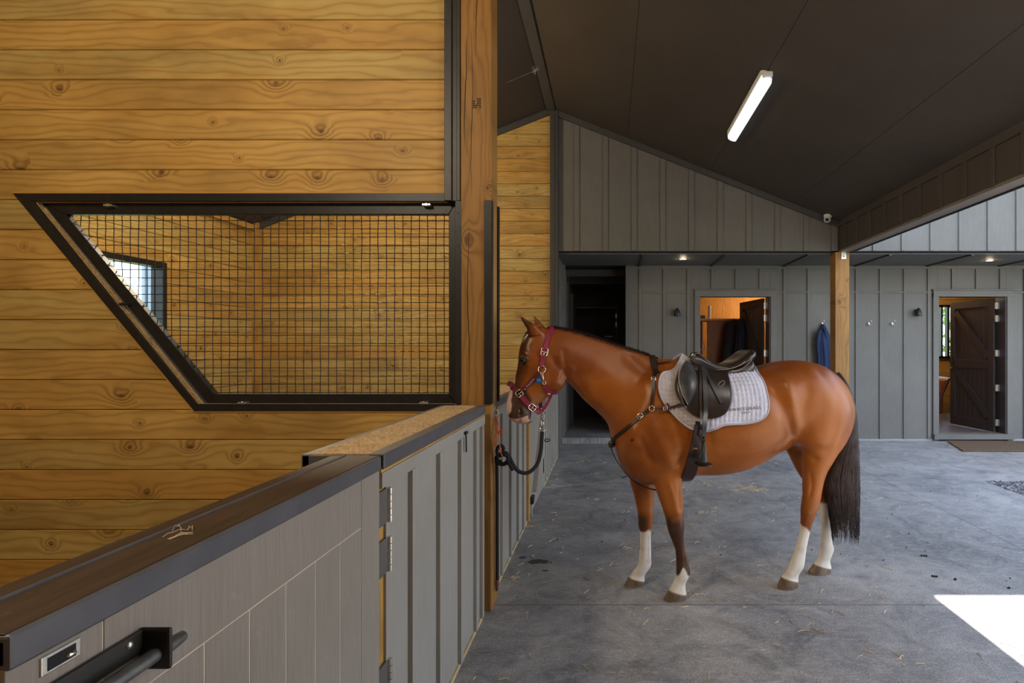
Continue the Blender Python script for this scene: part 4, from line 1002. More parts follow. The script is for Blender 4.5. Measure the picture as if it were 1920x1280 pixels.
# ---- muscle relief
head0 = (U < u_neck).astype(float)
def groove(pts, sig, amp, vv=.2, side=0, asym=0):
    """pts in photo coordinates; amp<0 hollows, >0 raises; on both flanks"""
    global co
    L = [loc(MP(x, y, vv)) for x, y in pts]; D = np.full(n, 9e9); T = np.zeros(n)
    for a, b in zip(L[:-1], L[1:]):
        ax, az = a.x, a.z; dx, dz = b.x-a.x, b.z-a.z; LL = dx*dx+dz*dz+1e-9
        t = np.clip(((U-ax)*dx+(Z-az)*dz)/LL, 0, 1); d = np.hypot(U-ax-t*dx, Z-az-t*dz)
        D = np.minimum(D, d)
    g = np.exp(-(D/sig)**2)*np.minimum(1, np.abs(V)/.04)
    if side: g = g*(np.sign(V) == side)
    co += no*(g*amp)[:, None]
groove([(1190, 672), (1218, 700), (1212, 745), (1190, 790), (1168, 822)], .045, -.013)      # in front of shoulder blade
groove([(1246, 700), (1226, 745), (1200, 795), (1178, 835)], .038, .010)                    # spine of the scapula
groove([(1290, 815), (1283, 850), (1272, 872)], .022, -.010)                               # behind elbow
groove([(1180, 838), (1205, 856), (1228, 866)], .030, -.007)                     # arm over forearm
groove([(1079, 700), (1100, 735), (1128, 775), (1150, 800)], .020, -.010, .09)              # jugular groove
groove([(1072, 690), (1092, 718), (1116, 755)], .018, .006, .09)
groove([(1060, 650), (1110, 680), (1150, 720), (1180, 760)], .07, .004, .1)
groove([(1428, 700), (1442, 730), (1460, 770), (1482, 815)], .048, -.018)                   # flank in front of thigh
groove([(1505, 730), (1496, 775), (1500, 815)], .050, -.008)
groove([(1470, 720), (1478, 760), (1490, 800)], .035, .010)
groove([(1225, 800), (1240, 840), (1255, 872)], .035, .010)
groove([(1268, 790), (1276, 830), (1276, 868)], .026, -.010)
groove([(1248, 835), (1252, 850)], .045, .010)
groove([(1203, 826), (1212, 848), (1222, 868)], .020, -.010)
groove([(1185, 800), (1192, 812)], .030, .008)
groove([(1128, 690), (1150, 715)], .080, .006)
groove([(1520, 700), (1550, 735), (1566, 780)], .060, .007)
groove([(1455, 845), (1478, 832), (1494, 815)], .022, .007)
groove([(1200, 740), (1180, 780)], .05, .006)
groove([(1540, 700), (1562, 745), (1560, 800), (1548, 845)], .04, -.005)

groove([(1488, 832), (1500, 840), (1515, 850), (1532, 862)], .018, -.007)
groove([(1300, 780), (1340, 800), (1390, 800), (1440, 780)], .07, .006)
groove([(1510, 875), (1520, 900), (1524, 925)], .016, .005)
groove([(1527, 890), (1531, 915), (1529, 935)], .010, -.006)
groove([(1512, 960), (1506, 985)], .012, .003, .1)
groove([(1252, 905), (1262, 935), (1268, 960)], .014, .005, .15)
groove([(1270, 900), (1272, 930), (1275, 955)], .008, -.005, .15)
groove([(1270, 1030), (1272, 1060)], .005, .002, .13); groove([(1281, 1025), (1284, 1060)], .004, -.004, .13)
groove([(1207, 1005), (1207, 1050)], .005, .002, -.13); groove([(1214, 1005), (1214, 1045)], .004, -.004, -.13)
# face
groove([(1057, 660), (1062, 690), (1052, 712)], .017, -.006, .08)                            # behind the jowl
groove([(1047, 668), (1052, 692), (1046, 714), (1028, 734)], .018, .003, .08)
groove([(1000, 650), (1010, 668), (1022, 690)], .022, -.005, .08)
groove([(984, 690), (980, 712), (972, 735)], .014, -.006, .06)
groove([(1018, 735), (1005, 748), (998, 760)], .012, -.006, .05)
groove([(975, 767), (977, 773), (975, 779)], .0065, -.014, .05)                              # nostril
groove([(969, 783), (980, 783), (990, 779)], .004, -.005, .05)                               # mouth
groove([(972, 679), (979.5, 681.5), (987, 677)], .005, -.004, .08); groove([(971, 669), (980, 668), (989, 672)], .006, .005, .08)
# veins
groove([(1316, 830), (1345, 845), (1390, 850), (1430, 840)], .006, .0016); groove([(1514, 870), (1518, 890), (1512, 910), (1515, 935)], .005, .0025)
for it in range(10): co += (lap(co)-co)*(.5*np.clip(wgt+.35*sstep(Z, .35, .6)*(1-head0), 0, 1))[:, None]
me.vertices.foreach_set('co', (co-P0n).ravel()); me.update()
U = (co-P0n)@eN; V = (co-P0n)@nN; Z = co[:, 2].copy()
pxs = VX+F*co[:, 0]/co[:, 1]; pys = VY-F*(Z-H)/co[:, 1]
# ---- coat colours (markings of the coat itself)
def ns(sc, sd):
    r = np.random.RandomState(sd); s_ = np.zeros(n)
    for k in range(6):
        d = r.randn(3)*sc; s_ += np.sin(co@d+r.rand()*6.3)
    return s_/6
base = np.array([.33, .088, .010]); C = np.tile(base, (n, 1))
def blend(w, c): 
    global C
    w = np.clip(w, 0, 1)[:, None]; C = C*(1-w)+np.array(c)*w
blend(.5*sstep(Z, 1.05, .78)*(Z > .5), (.43, .13, .021))
blend(.45*sstep(U, loc(MP(1500, 760)).x, loc(MP(1590, 760)).x)*sstep(Z, 1.42, 1.25), (.50, .17, .022))                   # lighter belly and flank
blend(.45*sstep(Z, 1.30, 1.46)*sstep(U, 0., .2), (.17, .034, .009))         # darker topline
blend(.55*np.clip(ns(7, 3)*2.2, 0, 1), (.13, .028, .007)); blend(.25*np.clip(ns(19, 5)*2, 0, 1), (.38, .115, .026))
blend(.5*sstep(Z, 1.36, 1.47)*(U < .05), (.15, .034, .010))
hu = loc(MP(1062, 700)).x
zz = lambda py, v: np.array([loc(MP(1200, py, v)).z])[0]
head = U < hu
def blob(px, py, v, r, soft, c, amt=1.0, side=None, anis=(1, 1)):
    p = loc(MP(px, py, v)); d = np.hypot((U-p.x)/anis[0], (Z-p.z)/anis[1])
    w = amt*(1-sstep(d, r, r+soft))
    if side: w = w*(np.sign(V) == side)
    blend(w, c)
def zone(poly, c, soft, amt=1.0, v=.05, cond=None):
    """soft-edged area given as a polygon of photo points"""
    L = [loc(MP(x, y, v)) for x, y in poly]; ins = np.zeros(n, bool); D = np.full(n, 9e9); m = len(L)
    for i in range(m):
        a, b = L[i], L[(i+1) % m]; cr = ((a.z > Z) != (b.z > Z)); xi = (b.x-a.x)*(Z-a.z)/((b.z-a.z) if abs(b.z-a.z) > 1e-9 else 1e-9)+a.x
        ins ^= cr & (U < xi)
        dx, dz = b.x-a.x, b.z-a.z; t = np.clip(((U-a.x)*dx+(Z-a.z)*dz)/(dx*dx+dz*dz+1e-12), 0, 1); D = np.minimum(D, np.hypot(U-a.x-t*dx, Z-a.z-t*dz))
    sd_ = np.where(ins, D, -D)+.004*ns(60, 9); w = amt*sstep(sd_, -soft, soft)
    if cond is not None: w = w*cond
    blend(w, c)
zone([(965, 600), (1000, 600), (996, 640), (990, 668), (985, 700), (975, 735), (955, 740), (940, 700)], (.035, .010, .006), .028, .88, cond=head)
zone([(955, 735), (985, 728), (1003, 760), (1000, 800), (930, 800)], (.022, .016, .016), .012, .93, cond=head)
zone([(996, 600), (1025, 600), (1000, 625)], (.17, .05, .015), .02, .3, cond=head)
blob(980, 675, .08, .014, .022, (.018, .010, .008), .85)
blob(1010, 745, .05, .02, .03, (.38, .17, .07), .5); blob(1000, 757, .05, .01, .02, (.30, .19, .12), .6)
# blaze on the front of the face, wide at the muzzle
front = loc(MP(966, 700)); 
zone([(940, 695), (967, 695), (966, 715), (961, 733), (958.5, 750), (958.5, 770), (952.5, 783), (945, 790), (930, 760)], (.72, .52, .44), .004, .95, cond=head)
zone([(950, 780), (958, 785), (970, 786), (992, 779), (998, 787), (985, 799), (960, 799), (946, 788)], (.60, .34, .27), .005, .9, cond=head)
blob(976, 788.5, .05, .008, .006, (.16, .05, .035), .8); blob(975, 773, .05, .007, .007, (.005, .004, .004), .95)
blob(995, 782, .04, .012, .008, (.03, .02, .02), .8)
# ears dark rims
zone([(970, 588), (980, 588), (984, 600), (992, 618), (984, 618)], (.03, .015, .01), .006, .85, v=.055, cond=(V > 0)*head)
zone([(996, 588), (1004, 588), (1014, 600), (1020, 612), (1010, 606)], (.05, .02, .01), .006, .7, v=-.055, cond=(V < 0)*head)
# mane line
blend(.55*(np.abs(V) < .025)*sstep(Z, 1.40, 1.5)*(U < loc(MP(1216, 664)).x), (.02, .012, .01))
# legs
WH = (.80, .74, .64); DK = (.030, .018, .014)
uf = loc(MP(1330, 900)).x; fore = U < uf; nearl = V > 0
def legw(c): return c & (Z < .75)
NFm, OFm, NHm, OHm = [legw(m_) for m_ in (fore & nearl, fore & ~nearl, ~fore & nearl, ~fore & ~nearl)]
zr = lambda py, v: float(loc(MP(1143, py, v)).z)
jit = .012*ns(70, 1)+.006*ns(160, 2)
k = (zr(960, vNF), zr(985, vNF), zr(1010, vNF))
blend(.93*NFm*sstep(Z+jit*2, k[0]+.03, k[1]-.01), DK)
xn = loc(MP(1277, 1010, vNF)).x
blend(.5*NFm*(Z < k[2]+.03)*(Z > zr(1050, vNF))*sstep(U+jit, xn-.005, xn+.02), (.26, .10, .035))

# white pastern with a peak
pk = loc(MP(1278, 1060, vNF)); peak = pk.z-1.6*np.abs(U-pk.x)+jit
blend(NFm*sstep(Z, peak+.008, peak-.008), WH)
blend(.9*OFm*sstep(Z+jit, zr(955, vOF), zr(975, vOF))*sstep(U, loc(MP(1217, 970, vOF)).x+.02, loc(MP(1209, 970, vOF)).x-.02), DK)
blend(OFm*sstep(Z+jit, zr(994, vOF), zr(1000, vOF)), WH)
th = loc(MP(1503, 985, vNH)); tilt = th.z-.045*0-(U-th.x)*.75
blend(.35*NHm*sstep(Z, zr(930, vNH), zr(965, vNH)), (.13, .04, .014))
blend(NHm*sstep(Z+jit, tilt+.007, tilt-.009), WH)
blend(OHm*sstep(Z+jit, zr(957, vOH), zr(963, vOH)), WH)
blend(.4*OHm*(Z > zr(963, vOH))*sstep(Z, zr(880, vOH), zr(950, vOH)), (.16, .05, .015))
# grubby shading of the socks (dirt)
lowm = Z < .42
isw = (C[:, 2] > .45) & lowm
blend(.35*isw*np.clip(ns(40, 8)*2.2, 0, 1), (.52, .42, .30))
# hooves
for m_, px_, pyc in ((NFm, 1254, 1105), (OFm, 1180, 1081), (NHm, 1466, 1081), (OHm, 1527, 1057)):
    v_ = {1254: vNF, 1180: vOF, 1466: vNH, 1527: vOH}[px_]
    c_ = loc(MP(px_, pyc, v_)); pl = c_.z-(U-c_.x)*.30
    blend(m_*sstep(Z, pl+.004, pl-.004), (.17, .125, .085)); blend(.6*m_*sstep(Z, pl, pl-.01)*np.clip(.3+ns(50, 12)*2, 0, 1), (.085, .055, .038)); blend(m_*sstep(Z, .008, .004), (.28, .26, .22))
blob(1219, 951, vOF, .010, .006, (.20, .17, .14), .8, -1, (.7, 1.4))      # chestnut inside the far foreleg
blob(1189.5, 828, .25, .007, .006, (.02, .012, .01), .9, 1)               # dark spot on the shoulder
blob(1494, 833, .12, .008, .015, (.45, .30, .20), .25)
ca = me.color_attributes.new('coat', 'FLOAT_COLOR', 'POINT')
ca.data.foreach_set('color', np.hstack([C, np.ones((n, 1))]).astype(np.float32).ravel())
me.polygons.foreach_set('use_smooth', [True]*len(me.polygons))
def coat_mat():
    m, nt, b = new_mat('bay_horse_coat'); q = NB(nt); o = q.obj(); s = q.sep(o)
    a = q.n('ShaderNodeVertexColor', layer_name='coat').outputs[0]
    hair = q.noise(q.comb(q.m('MULTIPLY', s[0], 90.), q.m('MULTIPLY', s[1], 120.), q.m('MULTIPLY', s[2], 260.)), 1., 3, .7)
    mott = q.noise(o, 14, 5, .65)
    c = q.mix(q.ramp(hair, [(.35, .22), (.6, 0.)]), a, q.mix(.5, a, (0.02, .01, .005)))
    c = q.mix(q.ramp(mott, [(.5, 0.), (.75, .16)]), c, q.mix(.5, a, (.7, .32, .12)))
    q.l(c, b.inputs['Base Color']); b.inputs['Roughness'].default_value = .37; b.inputs['Specular IOR Level'].default_value = .55; b.inputs['Specular Tint'].default_value = (1, .72, .50, 1); b.inputs['Coat Weight'].default_value = .03; b.inputs['Coat Roughness'].default_value = .28
    
    q.l(q.bump(q.m('ADD', q.m('MULTIPLY', hair, .25), mott), .22, .004), b.inputs['Normal']); return m
M['coat'] = coat_mat(); me.materials.clear(); me.materials.append(M['coat'])
for p_ in me.polygons: p_.material_index = 0
me.name = 'horse'; horse = bpy.data.objects.new('horse', me); COL.objects.link(horse); horse.location = HP; ROOT[horse.name] = Vector(HP)
tag(horse, 'saddled chestnut-brown bay horse with white socks standing in the aisle', 'horse')
bv = BVHTree.FromPolygons([Vector(c) for c in co], [tuple(p_.vertices) for p_ in me.polygons])
CAM = Vector((0, 0, H))
def ray(px, py):
    d = Vector(((px-VX)/F, 1, -(py-VY)/F)).normalized(); h = bv.ray_cast(CAM, d)
    return (h[0], h[1]) if h[0] is not None else None
# eyes
eye_m = flat('dark_wet_eye', (.006, .004, .003), .1, 0, 20, .2)
for sg in (1, -1):
    r_ = ray(979.5, 675); l = loc(r_[0]); c = wor(l.x+.002, sg*(l.y-.0105), l.z); mb = MB()
    mb.ell(c, .0185, .0175, .0165, 20, 14); mb.build('eye', eye_m, horse, smooth=True)
    mb = MB()
    for (z_, r0) in ((.010, .0035), (-.010, .0025)):
        pts = [c+HE*(.021*math.cos(a))+HZ*(z_*math.sin(a)*1.35)+HN*sg*(.0120-.006*abs(math.cos(a))) for a in np.linspace(0, PI, 9)]
        mb.tube(pts, r0, 6)
    mb.build('eyelid', flat('dark_skin', (.03, .016, .012), .5), horse, smooth=True)
# mane
hairm = flat('black_brown_hair', (.016, .008, .005), .65, 0, 40, .5, spec=.15)
rh = random.Random(8); mb = MB()
crest = [(1026, 612.5), (1040, 613.5), (1062, 617), (1090, 622.5), (1122, 631), (1158, 643.5), (1193, 654.5), (1218, 663), (1232, 670)]
cr = catmull(crest, 12)
def down(pt_u, v):
    h = bv.ray_cast(wor(pt_u, v, 1.9), Vector((0, 0, -1))); return h[0]
for i in range(2300):
    f = rh.random()*(len(cr)-1); k_ = int(f); x, y = cr[k_]*(1-f+k_)+cr[k_+1 if k_+1 < len(cr) else k_]*(f-k_)
    l = loc(MP(x, y+3, 0)); v = rh.gauss(.004, .008); h = down(l.x, v)
    if h is None: continue
    base_p = h-HZ*.004; L = rh.uniform(.008, .022)*(1 if x < 1215 else .6); s1 = rh.uniform(-.01, .016); s2 = rh.uniform(-.012, .012)
    tip = base_p+HZ*L*.8+HE*(.9*L+s1*.6)+HN*(s2*.5); side = HE*.0014
    mid = (base_p+tip)/2+HZ*.003
    mb.add([base_p-side, base_p+side, mid+side*.8, mid-side*.8, tip], [(0, 1, 2, 3), (3, 2, 4)])
mo = mb.build('mane', hairm, horse); tag(mo, 'short dark upright mane')
# forelock wisps
mb = MB()
for i in range(70):
    x0, y0 = rh.uniform(994, 1006), rh.uniform(612, 618); x1 = rh.uniform(976, 984); y1 = rh.uniform(630, 658); v = rh.uniform(-.02, .03)
    a, c = MP(x0, y0, v), MP(x1+3, y1, v); m_ = (a+c)/2+HZ*.004-HE*.004
    pts = [a, m_, c-HE*.006]; mb.tube(pts, [.0018, .0015, .0006], 3)
mb.build('forelock', hairm, horse)
# tail
mb = MB(); rt = random.Random(4)
outer = catmull([(698, 1566, 1574), (712, 1574, 1585), (728, 1581, 1593), (755, 1590, 1602), (790, 1588, 1607.5), (826, 1578, 1609), (866, 1560, 1611), (895, 1550, 1611.5), (925, 1550, 1612), (972, 1556, 1611), (1000, 1560, 1611), (1012, 1562, 1609)], 4)
rings = []
for r_ in [r_ for r_ in outer if r_[0] < 968]:
    A, B = MP(r_[1]+3, r_[0], -.0), MP(r_[2]-3, r_[0], -.0); c = (A+B)/2; h = (B-A)/2
    if r_[0] > 900: h = h*max(.15, 1-(r_[0]-900)/75)
    rings.append([c+h*.85*math.cos(2*PI*j/20)+HN*(min(.045, h.length*.7)*math.sin(2*PI*j/20)) for j in range(20)])
mb.loft(rings)
ys = np.array([r_[0] for r_ in outer]); xa = np.array([r_[1] for r_ in outer]); xb = np.array([r_[2] for r_ in outer])
for i in range(1100):
    s = rt.random(); yend = (rt.uniform(965, 1016)+8*math.sin(i*.05)) if rt.random() < .75 else rt.uniform(850, 990)
    th = rt.uniform(0, 2*PI); ystart = rt.uniform(698, 760) if rt.random() < .6 else rt.uniform(760, 900)
    ph, am = rt.uniform(0, 6.3), rt.uniform(.5, 2.2); pts = []; rad = []
    sx = .5+.5*math.cos(th); vv = math.sin(th)
    nseg = 15; w0 = rt.uniform(.0012, .0030)
    for k_ in range(nseg):
        t = k_/(nseg-1); y = ystart+(yend-ystart)*t; a_, b_ = np.interp(y, ys, xa), np.interp(y, ys, xb)
        x = a_+(b_-a_)*sx+am*math.sin(y*.11+ph)*t+rt.uniform(-.2, .2)
        wd = min(.055, (b_-a_)/2*.0034*.9)
        pts.append(MP(x, y, wd*vv+.004*math.sin(y*.09+ph*2)*t)); rad.append(w0*(1-.75*t**2))
    mb.tube(pts, rad, 4)
tail_m = flat('dark_tail_hair', (.040, .022, .016), .45, 0, 7, .75)
tag(mb.build('tail', tail_m, horse, smooth=True), 'long straight dark brown tail')
# ================================================================== TACK
leather_b = flat('black_brown_leather', (.028, .017, .013), .30, 0, 16, .35, .25, 220, coat=.25)
leather_g = flat('worn_grey_leather', (.045, .045, .052), .34, 0, 10, .5, .2, 160, coat=.3)
leather_d = flat('dark_brown_strap', (.030, .013, .009), .42, 0, 20, .3, .2, 200)
piping_m = flat('pale_piping', (.34, .29, .26), .5)
maroon = flat('maroon_webbing', (.235, .010, .040), .6, 0, 60, .25, .4, 500)
maroon_d = flat('dark_maroon_webbing', (.12, .008, .018), .6, 0, 60, .25, .4, 500)
AX = 1.13
def bs(u, th, off=0.0):
    o = wor(u, 0, AX); d = HN*math.sin(th)+HZ*math.cos(th)
    h = bv.ray_cast(o, d)
    if h[0] is None: return o+d*.3
    nn = h[1]; nn = nn if nn.dot(d) > 0 else -nn
    nn = (nn*.35+d*.65).normalized()
    return h[0]+nn*off
def ut(px, py):
    r = ray(px, py); p = r[0] if r else bv.find_nearest(MP(px, py, .05))[0]
    l = loc(p); return np.array([l.x, math.atan2(l.y, l.z-AX)])
def curve(pts, m):
    P = np.array(pts); d = np.concatenate([[0], np.cumsum(np.hypot(*(np.diff(P, axis=0)*np.array([1, .35])).T))]); d /= d[-1]
    D = np.array(catmull(P, 8)); dd = np.concatenate([[0], np.cumsum(np.hypot(*(np.diff(D, axis=0)*np.array([1, .35])).T))]); dd /= dd[-1]
    t = np.linspace(0, 1, m); return np.stack([np.interp(t, dd, D[:, 0]), np.interp(t, dd, D[:, 1])], 1)
def coons(top, left, bottom, right, ns_, nt_):
    T, L, B, R = curve(top, ns_), curve(left, nt_), curve(bottom, ns_), curve(right, nt_)
    s = np.linspace(0, 1, ns_)[None, :, None]; t = np.linspace(0, 1, nt_)[:, None, None]
    T_, B_ = T[None], B[None]; L_, R_ = L[:, None], R[:, None]
    return (1-t)*T_+t*B_+(1-s)*L_+s*R_-((1-s)*(1-t)*T[0]+s*(1-t)*T[-1]+(1-s)*t*B[0]+s*t*B[-1])
def sheet(G, outer, inner, mirror=False):
    """closed thin shell over the body; outer(i,j,u,th), inner() give stand-off"""
    nt_, ns_ = G.shape[:2]; mb = MB(); vs = []
    for fn in (outer, inner):
        for j in range(nt_):
            for i in range(ns_):
                u, th = G[j, i]; p = bs(u, th, fn(i/(ns_-1), j/(nt_-1), u, th))
                if mirror: l = loc(p); p = wor(l.x, -l.y, l.z)
                vs.append(p)
    N = ns_*nt_; fs = []
    for j in range(nt_-1):
        for i in range(ns_-1):
            a = j*ns_+i; fs.append((a, a+1, a+ns_+1, a+ns_)); fs.append((N+a, N+a+ns_, N+a+ns_+1, N+a+1))
    rim = [i for i in range(ns_)]+[j*ns_+ns_-1 for j in range(1, nt_)]+[(nt_-1)*ns_+i for i in range(ns_-2, -1, -1)]+[j*ns_ for j in range(nt_-2, 0, -1)]
    for k in range(len(rim)): a, b = rim[k], rim[(k+1) % len(rim)]; fs.append((b, a, N+a, N+b))
    mb.add(vs, fs); return mb, rim, vs
def mir(p): l = loc(p); return wor(l.x, -l.y, l.z)
def mirror_mb(mb):
    m2 = MB(); m2.v = [tuple(mir(Vector(p))) for p in mb.v]; m2.f = [tuple(reversed(f)) for f in mb.f]; m2.mi = list(mb.mi); return m2
# ---- saddle pad
pad = thing('saddle_pad', tuple(wor(loc(MP(1345, 700)).x, 0, 1.0)), 'quilted lavender-white saddle pad with black lettering under the saddle', 'saddle pad')
uL, uR = loc(MP(1279, 680)).x, loc(MP(1413, 690)).x
left = [[uL, 0], [uL-.035, .16], [uL-.085, .33], ut(1242, 702), ut(1234.5, 722), ut(1237, 742), ut(1249, 762), ut(1262, 777)]
bottom = [ut(1262, 777), ut(1276, 790), ut(1291, 801), ut(1305, 806), ut(1322, 808), ut(1341, 803), ut(1360, 796), ut(1398, 794), ut(1420, 789), ut(1432, 782)]
right = [[uR, 0], ut(1421, 702), ut(1430, 715), ut(1437, 738), ut(1440, 758), ut(1438, 773), ut(1432, 782)]
G = coons([[uL, 0], [(uL+uR)/2, 0], [uR, 0]], left, bottom, right, 170, 130)
def quilt(s, t, u, th):
    a = (u-.02*math.sin(th*2))/.0275; b = th*.285/.0275
    ed_ = min(s, 1-s, (1-t)*.9)*20
    q_ = (abs(math.sin(PI*a))**.5)*(abs(math.sin(PI*b))**.5)
    lift = .038*math.exp(-((s)/.12)**2)*math.exp(-(t/.12)**2)
    return .012+.0062*q_*min(1, ed_)+lift+.003*math.sin(u*23)*math.sin(th*5)
def inn(s, t, u, th): return .003+.035*math.exp(-((s)/.12)**2)*math.exp(-(t/.12)**2)
def pad_mat():
    m, nt, b = new_mat('quilted_lavender_cotton'); q = NB(nt); o = q.obj(); s = q.sep(o)
    f = q.noise(o, 9, 4); g = q.noise(o, 420, 2)
    c = q.ramp(f, [(.35, (.58, .59, .72)), (.65, (.72, .72, .85))])
    dirt = q.m('ADD', q.m('MULTIPLY', s[0], -6.5), q.m('MULTIPLY', q.noise(o, 6, 4), 1.6))
    c = q.mix(q.ramp(dirt, [(.95, 0.), (1.75, .75)]) if False else q.ramp(q.m('MULTIPLY', dirt, .4), [(.45, 0.), (.80, .75)]), c, (.42, .33, .25))
    q.l(c, b.inputs['Base Color']); b.inputs['Roughness'].default_value = .85; b.inputs['Sheen Weight'].default_value = .3
    q.l(q.bump(g, .3, .001), b.inputs['Normal']); return m
padm = pad_mat()
mb, rim, pv = sheet(G, quilt, inn); mb.build('near_panel', padm, pad, smooth=True)
ns_ = 170; nt_ = 130
edge = [pv[j*ns_] for j in range(0, nt_, 2)]+[pv[(nt_-1)*ns_+i] for i in range(0, ns_, 2)]+[pv[j*ns_+ns_-1] for j in range(nt_-1, -1, -2)]
mb = MB(); mb.tube(edge, .0055, 8); mb.build('piping', flat('lavender_binding', (.50, .46, .54), .6), pad, smooth=True)
m2 = MB(); m2.tube([mir(p) for p in edge], .0055, 8); m2.build('piping', flat('lavender_binding', (.50, .46, .54), .6), pad, smooth=True)
G2 = coons([[uL, 0], [(uL+uR)/2, 0], [uR, 0]], left, bottom, right, 80, 60)
mb, _, _ = sheet(G2, quilt, inn, True); mb.build('far_panel', padm, pad, smooth=True)
def on_body(px, py, off):
    r = ray(px, py)
    if not r: p, nn, _, _ = bv.find_nearest(MP(px, py, .05)); 
    else: p, nn = r
    if nn.dot(CAM-p) < 0: nn = -nn
    return p+nn*off, nn
def text_on(s_, x0, y0, x1, y1, hpx, off, mat, name, parent, spacing=1.0, bold=.0):
    """lettering laid on the surface, base line running from (x0,y0) to (x1,y1)"""
    cu = bpy.data.curves.new('t', 'FONT'); cu.body = s_; cu.size = 1; cu.align_x = 'LEFT'; cu.space_character = spacing; cu.resolution_u = 3; cu.offset = bold
    ob = bpy.data.objects.new('t', cu); COL.objects.link(ob); bpy.context.view_layer.update()
    tm = bpy.data.meshes.new_from_object(ob.evaluated_get(bpy.context.evaluated_depsgraph_get())); bpy.data.objects.remove(ob)
    bm = bmesh.new(); bm.from_mesh(tm); bmesh.ops.triangulate(bm, faces=bm.faces)
    xs = [v.co.x for v in bm.verts]; xm, xM = min(xs), max(xs); ym = min(v.co.y for v in bm.verts); yM = max(v.co.y for v in bm.verts)
    dx, dy = x1-x0, y1-y0; L = math.hypot(dx, dy); ux, uy = dx/L, dy/L
    mb = MB(); vs = []
    for v in bm.verts:
        a = (v.co.x-xm)/(xM-xm)*L; b = (v.co.y)/.73*hpx
        vs.append(on_body(x0+ux*a+uy*b, y0+uy*a-ux*b, off)[0])
    mb.add(vs, [tuple(v.index for v in f.verts) for f in bm.faces]); bm.free()
    return mb.build(name, mat, parent)
ink = flat('black_embroidery', (.012, .012, .014), .7)
text_on('SWEETGRASS', 1366, 771.5, 1424, 767.0, 5.2, .0215, ink, 'lettering', pad, 1.15, 0)
text_on('FARM', 1388.5, 776.0, 1404, 775.0, 3.6, .0215, ink, 'lettering', pad, 1.15, 0)
# small tab and label on the pad
mb = MB(); q_ = [on_body(x, y, .02)[0] for x, y in ((1248, 757), (1251, 755), (1255, 762), (1251.5, 764))]; n0 = on_body(1251, 759, 0)[1]; mb.prism(q_, 1, n0*.004); mb.build('loop_tab', flat('purple_tab', (.09, .02, .08), .6), pad)
# ---- ribbons
def ribbon(P, N, width, thick, mb=None, taper=None):
    mb = mb or MB(); rings = []; n_ = len(P)
    for i in range(n_):
        t = (P[min(i+1, n_-1)]-P[max(i-1, 0)]).normalized(); nn = (N[i]-t*N[i].dot(t)).normalized(); sd_ = t.cross(nn).normalized()
        w = (width if not hasattr(width, '__len__') else np.interp(i/(n_-1), np.linspace(0, 1, len(width)), width))/2
        rings.append([P[i]-sd_*w, P[i]+sd_*w, P[i]+sd_*w*.94+nn*thick, P[i]-sd_*w*.94+nn*thick])
    return mb.loft(rings)
def smooth_n(N, k=3):
    for _ in range(k): N = [(N[max(i-1, 0)]+N[i]+N[min(i+1, len(N)-1)]).normalized() for i in range(len(N))]
    return N
def smooth_p(P, k=2):
    for _ in range(k): P = [P[0]]+[(P[i-1]+P[i]*2+P[i+1])/4 for i in range(1, len(P)-1)]+[P[-1]]
    return P
def strap(pts, width, off, thick, dense=6):
    """pts (px,py) on the surface or (px,py,v) hanging free in the plane v"""
    P, N = [], []
    free = [len(p) > 2 for p in pts]
    Q = catmull([(p[0], p[1]) for p in pts], dense)
    for i, (x, y) in enumerate(Q):
        k_ = i/dense; a = min(int(k_), len(pts)-2); f = k_-a
        def one(j):
            return None if not free[j] else (MP(x, y, pts[j][2]), HN)
        A, B = one(a), one(a+1); S_ = on_body(x, y, off)
        A = A or S_; B = B or S_
        P.append(A[0]*(1-f)+B[0]*f); N.append((A[1]*(1-f)+B[1]*f).normalized())
    return ribbon(smooth_p(P), smooth_n(N), width, thick)
def buckle(parent, px, py, dx, dy, w, h_, off, mat='chrome', name='buckle', v=None, r=.0022):
    if v is None: c, nn = on_body(px, py, off); nn = (nn*.6+HN*.4).normalized()
    else: c, nn = MP(px, py, v), HN
    t = (MP(px+dx, py+dy, 0)-MP(px, py, 0)).normalized(); t = (t-nn*t.dot(nn)).normalized(); s_ = nn.cross(t)
    mb = MB(); pts = []
    for k_ in range(33):
        a = 2*PI*k_/32; ca_, sa_ = math.cos(a), math.sin(a)
        pts.append(c+t*math.copysign(abs(ca_)**.5, ca_)*h_/2+s_*math.copysign(abs(sa_)**.5, sa_)*w/2)
    mb.tube(pts, r, 6, False); mb.tube([c-s_*w/2, c+s_*w/2], r*.8, 6); mb.tube([c, c+t*h_/2+nn*.002], r*.7, 6)
    return mb.build(name, mat, parent, smooth=True)
def ring_(parent, px, py, R, r, off, name='ring', v=None, mat='chrome'):
    if v is None: c, nn = on_body(px, py, off); nn = (nn*.5+HN*.5).normalized()
    else: c, nn = MP(px, py, v), HN
    mb = MB(); mb.torus(c, R, r, nn, 28, 8); return mb.build(name, mat, parent, smooth=True)
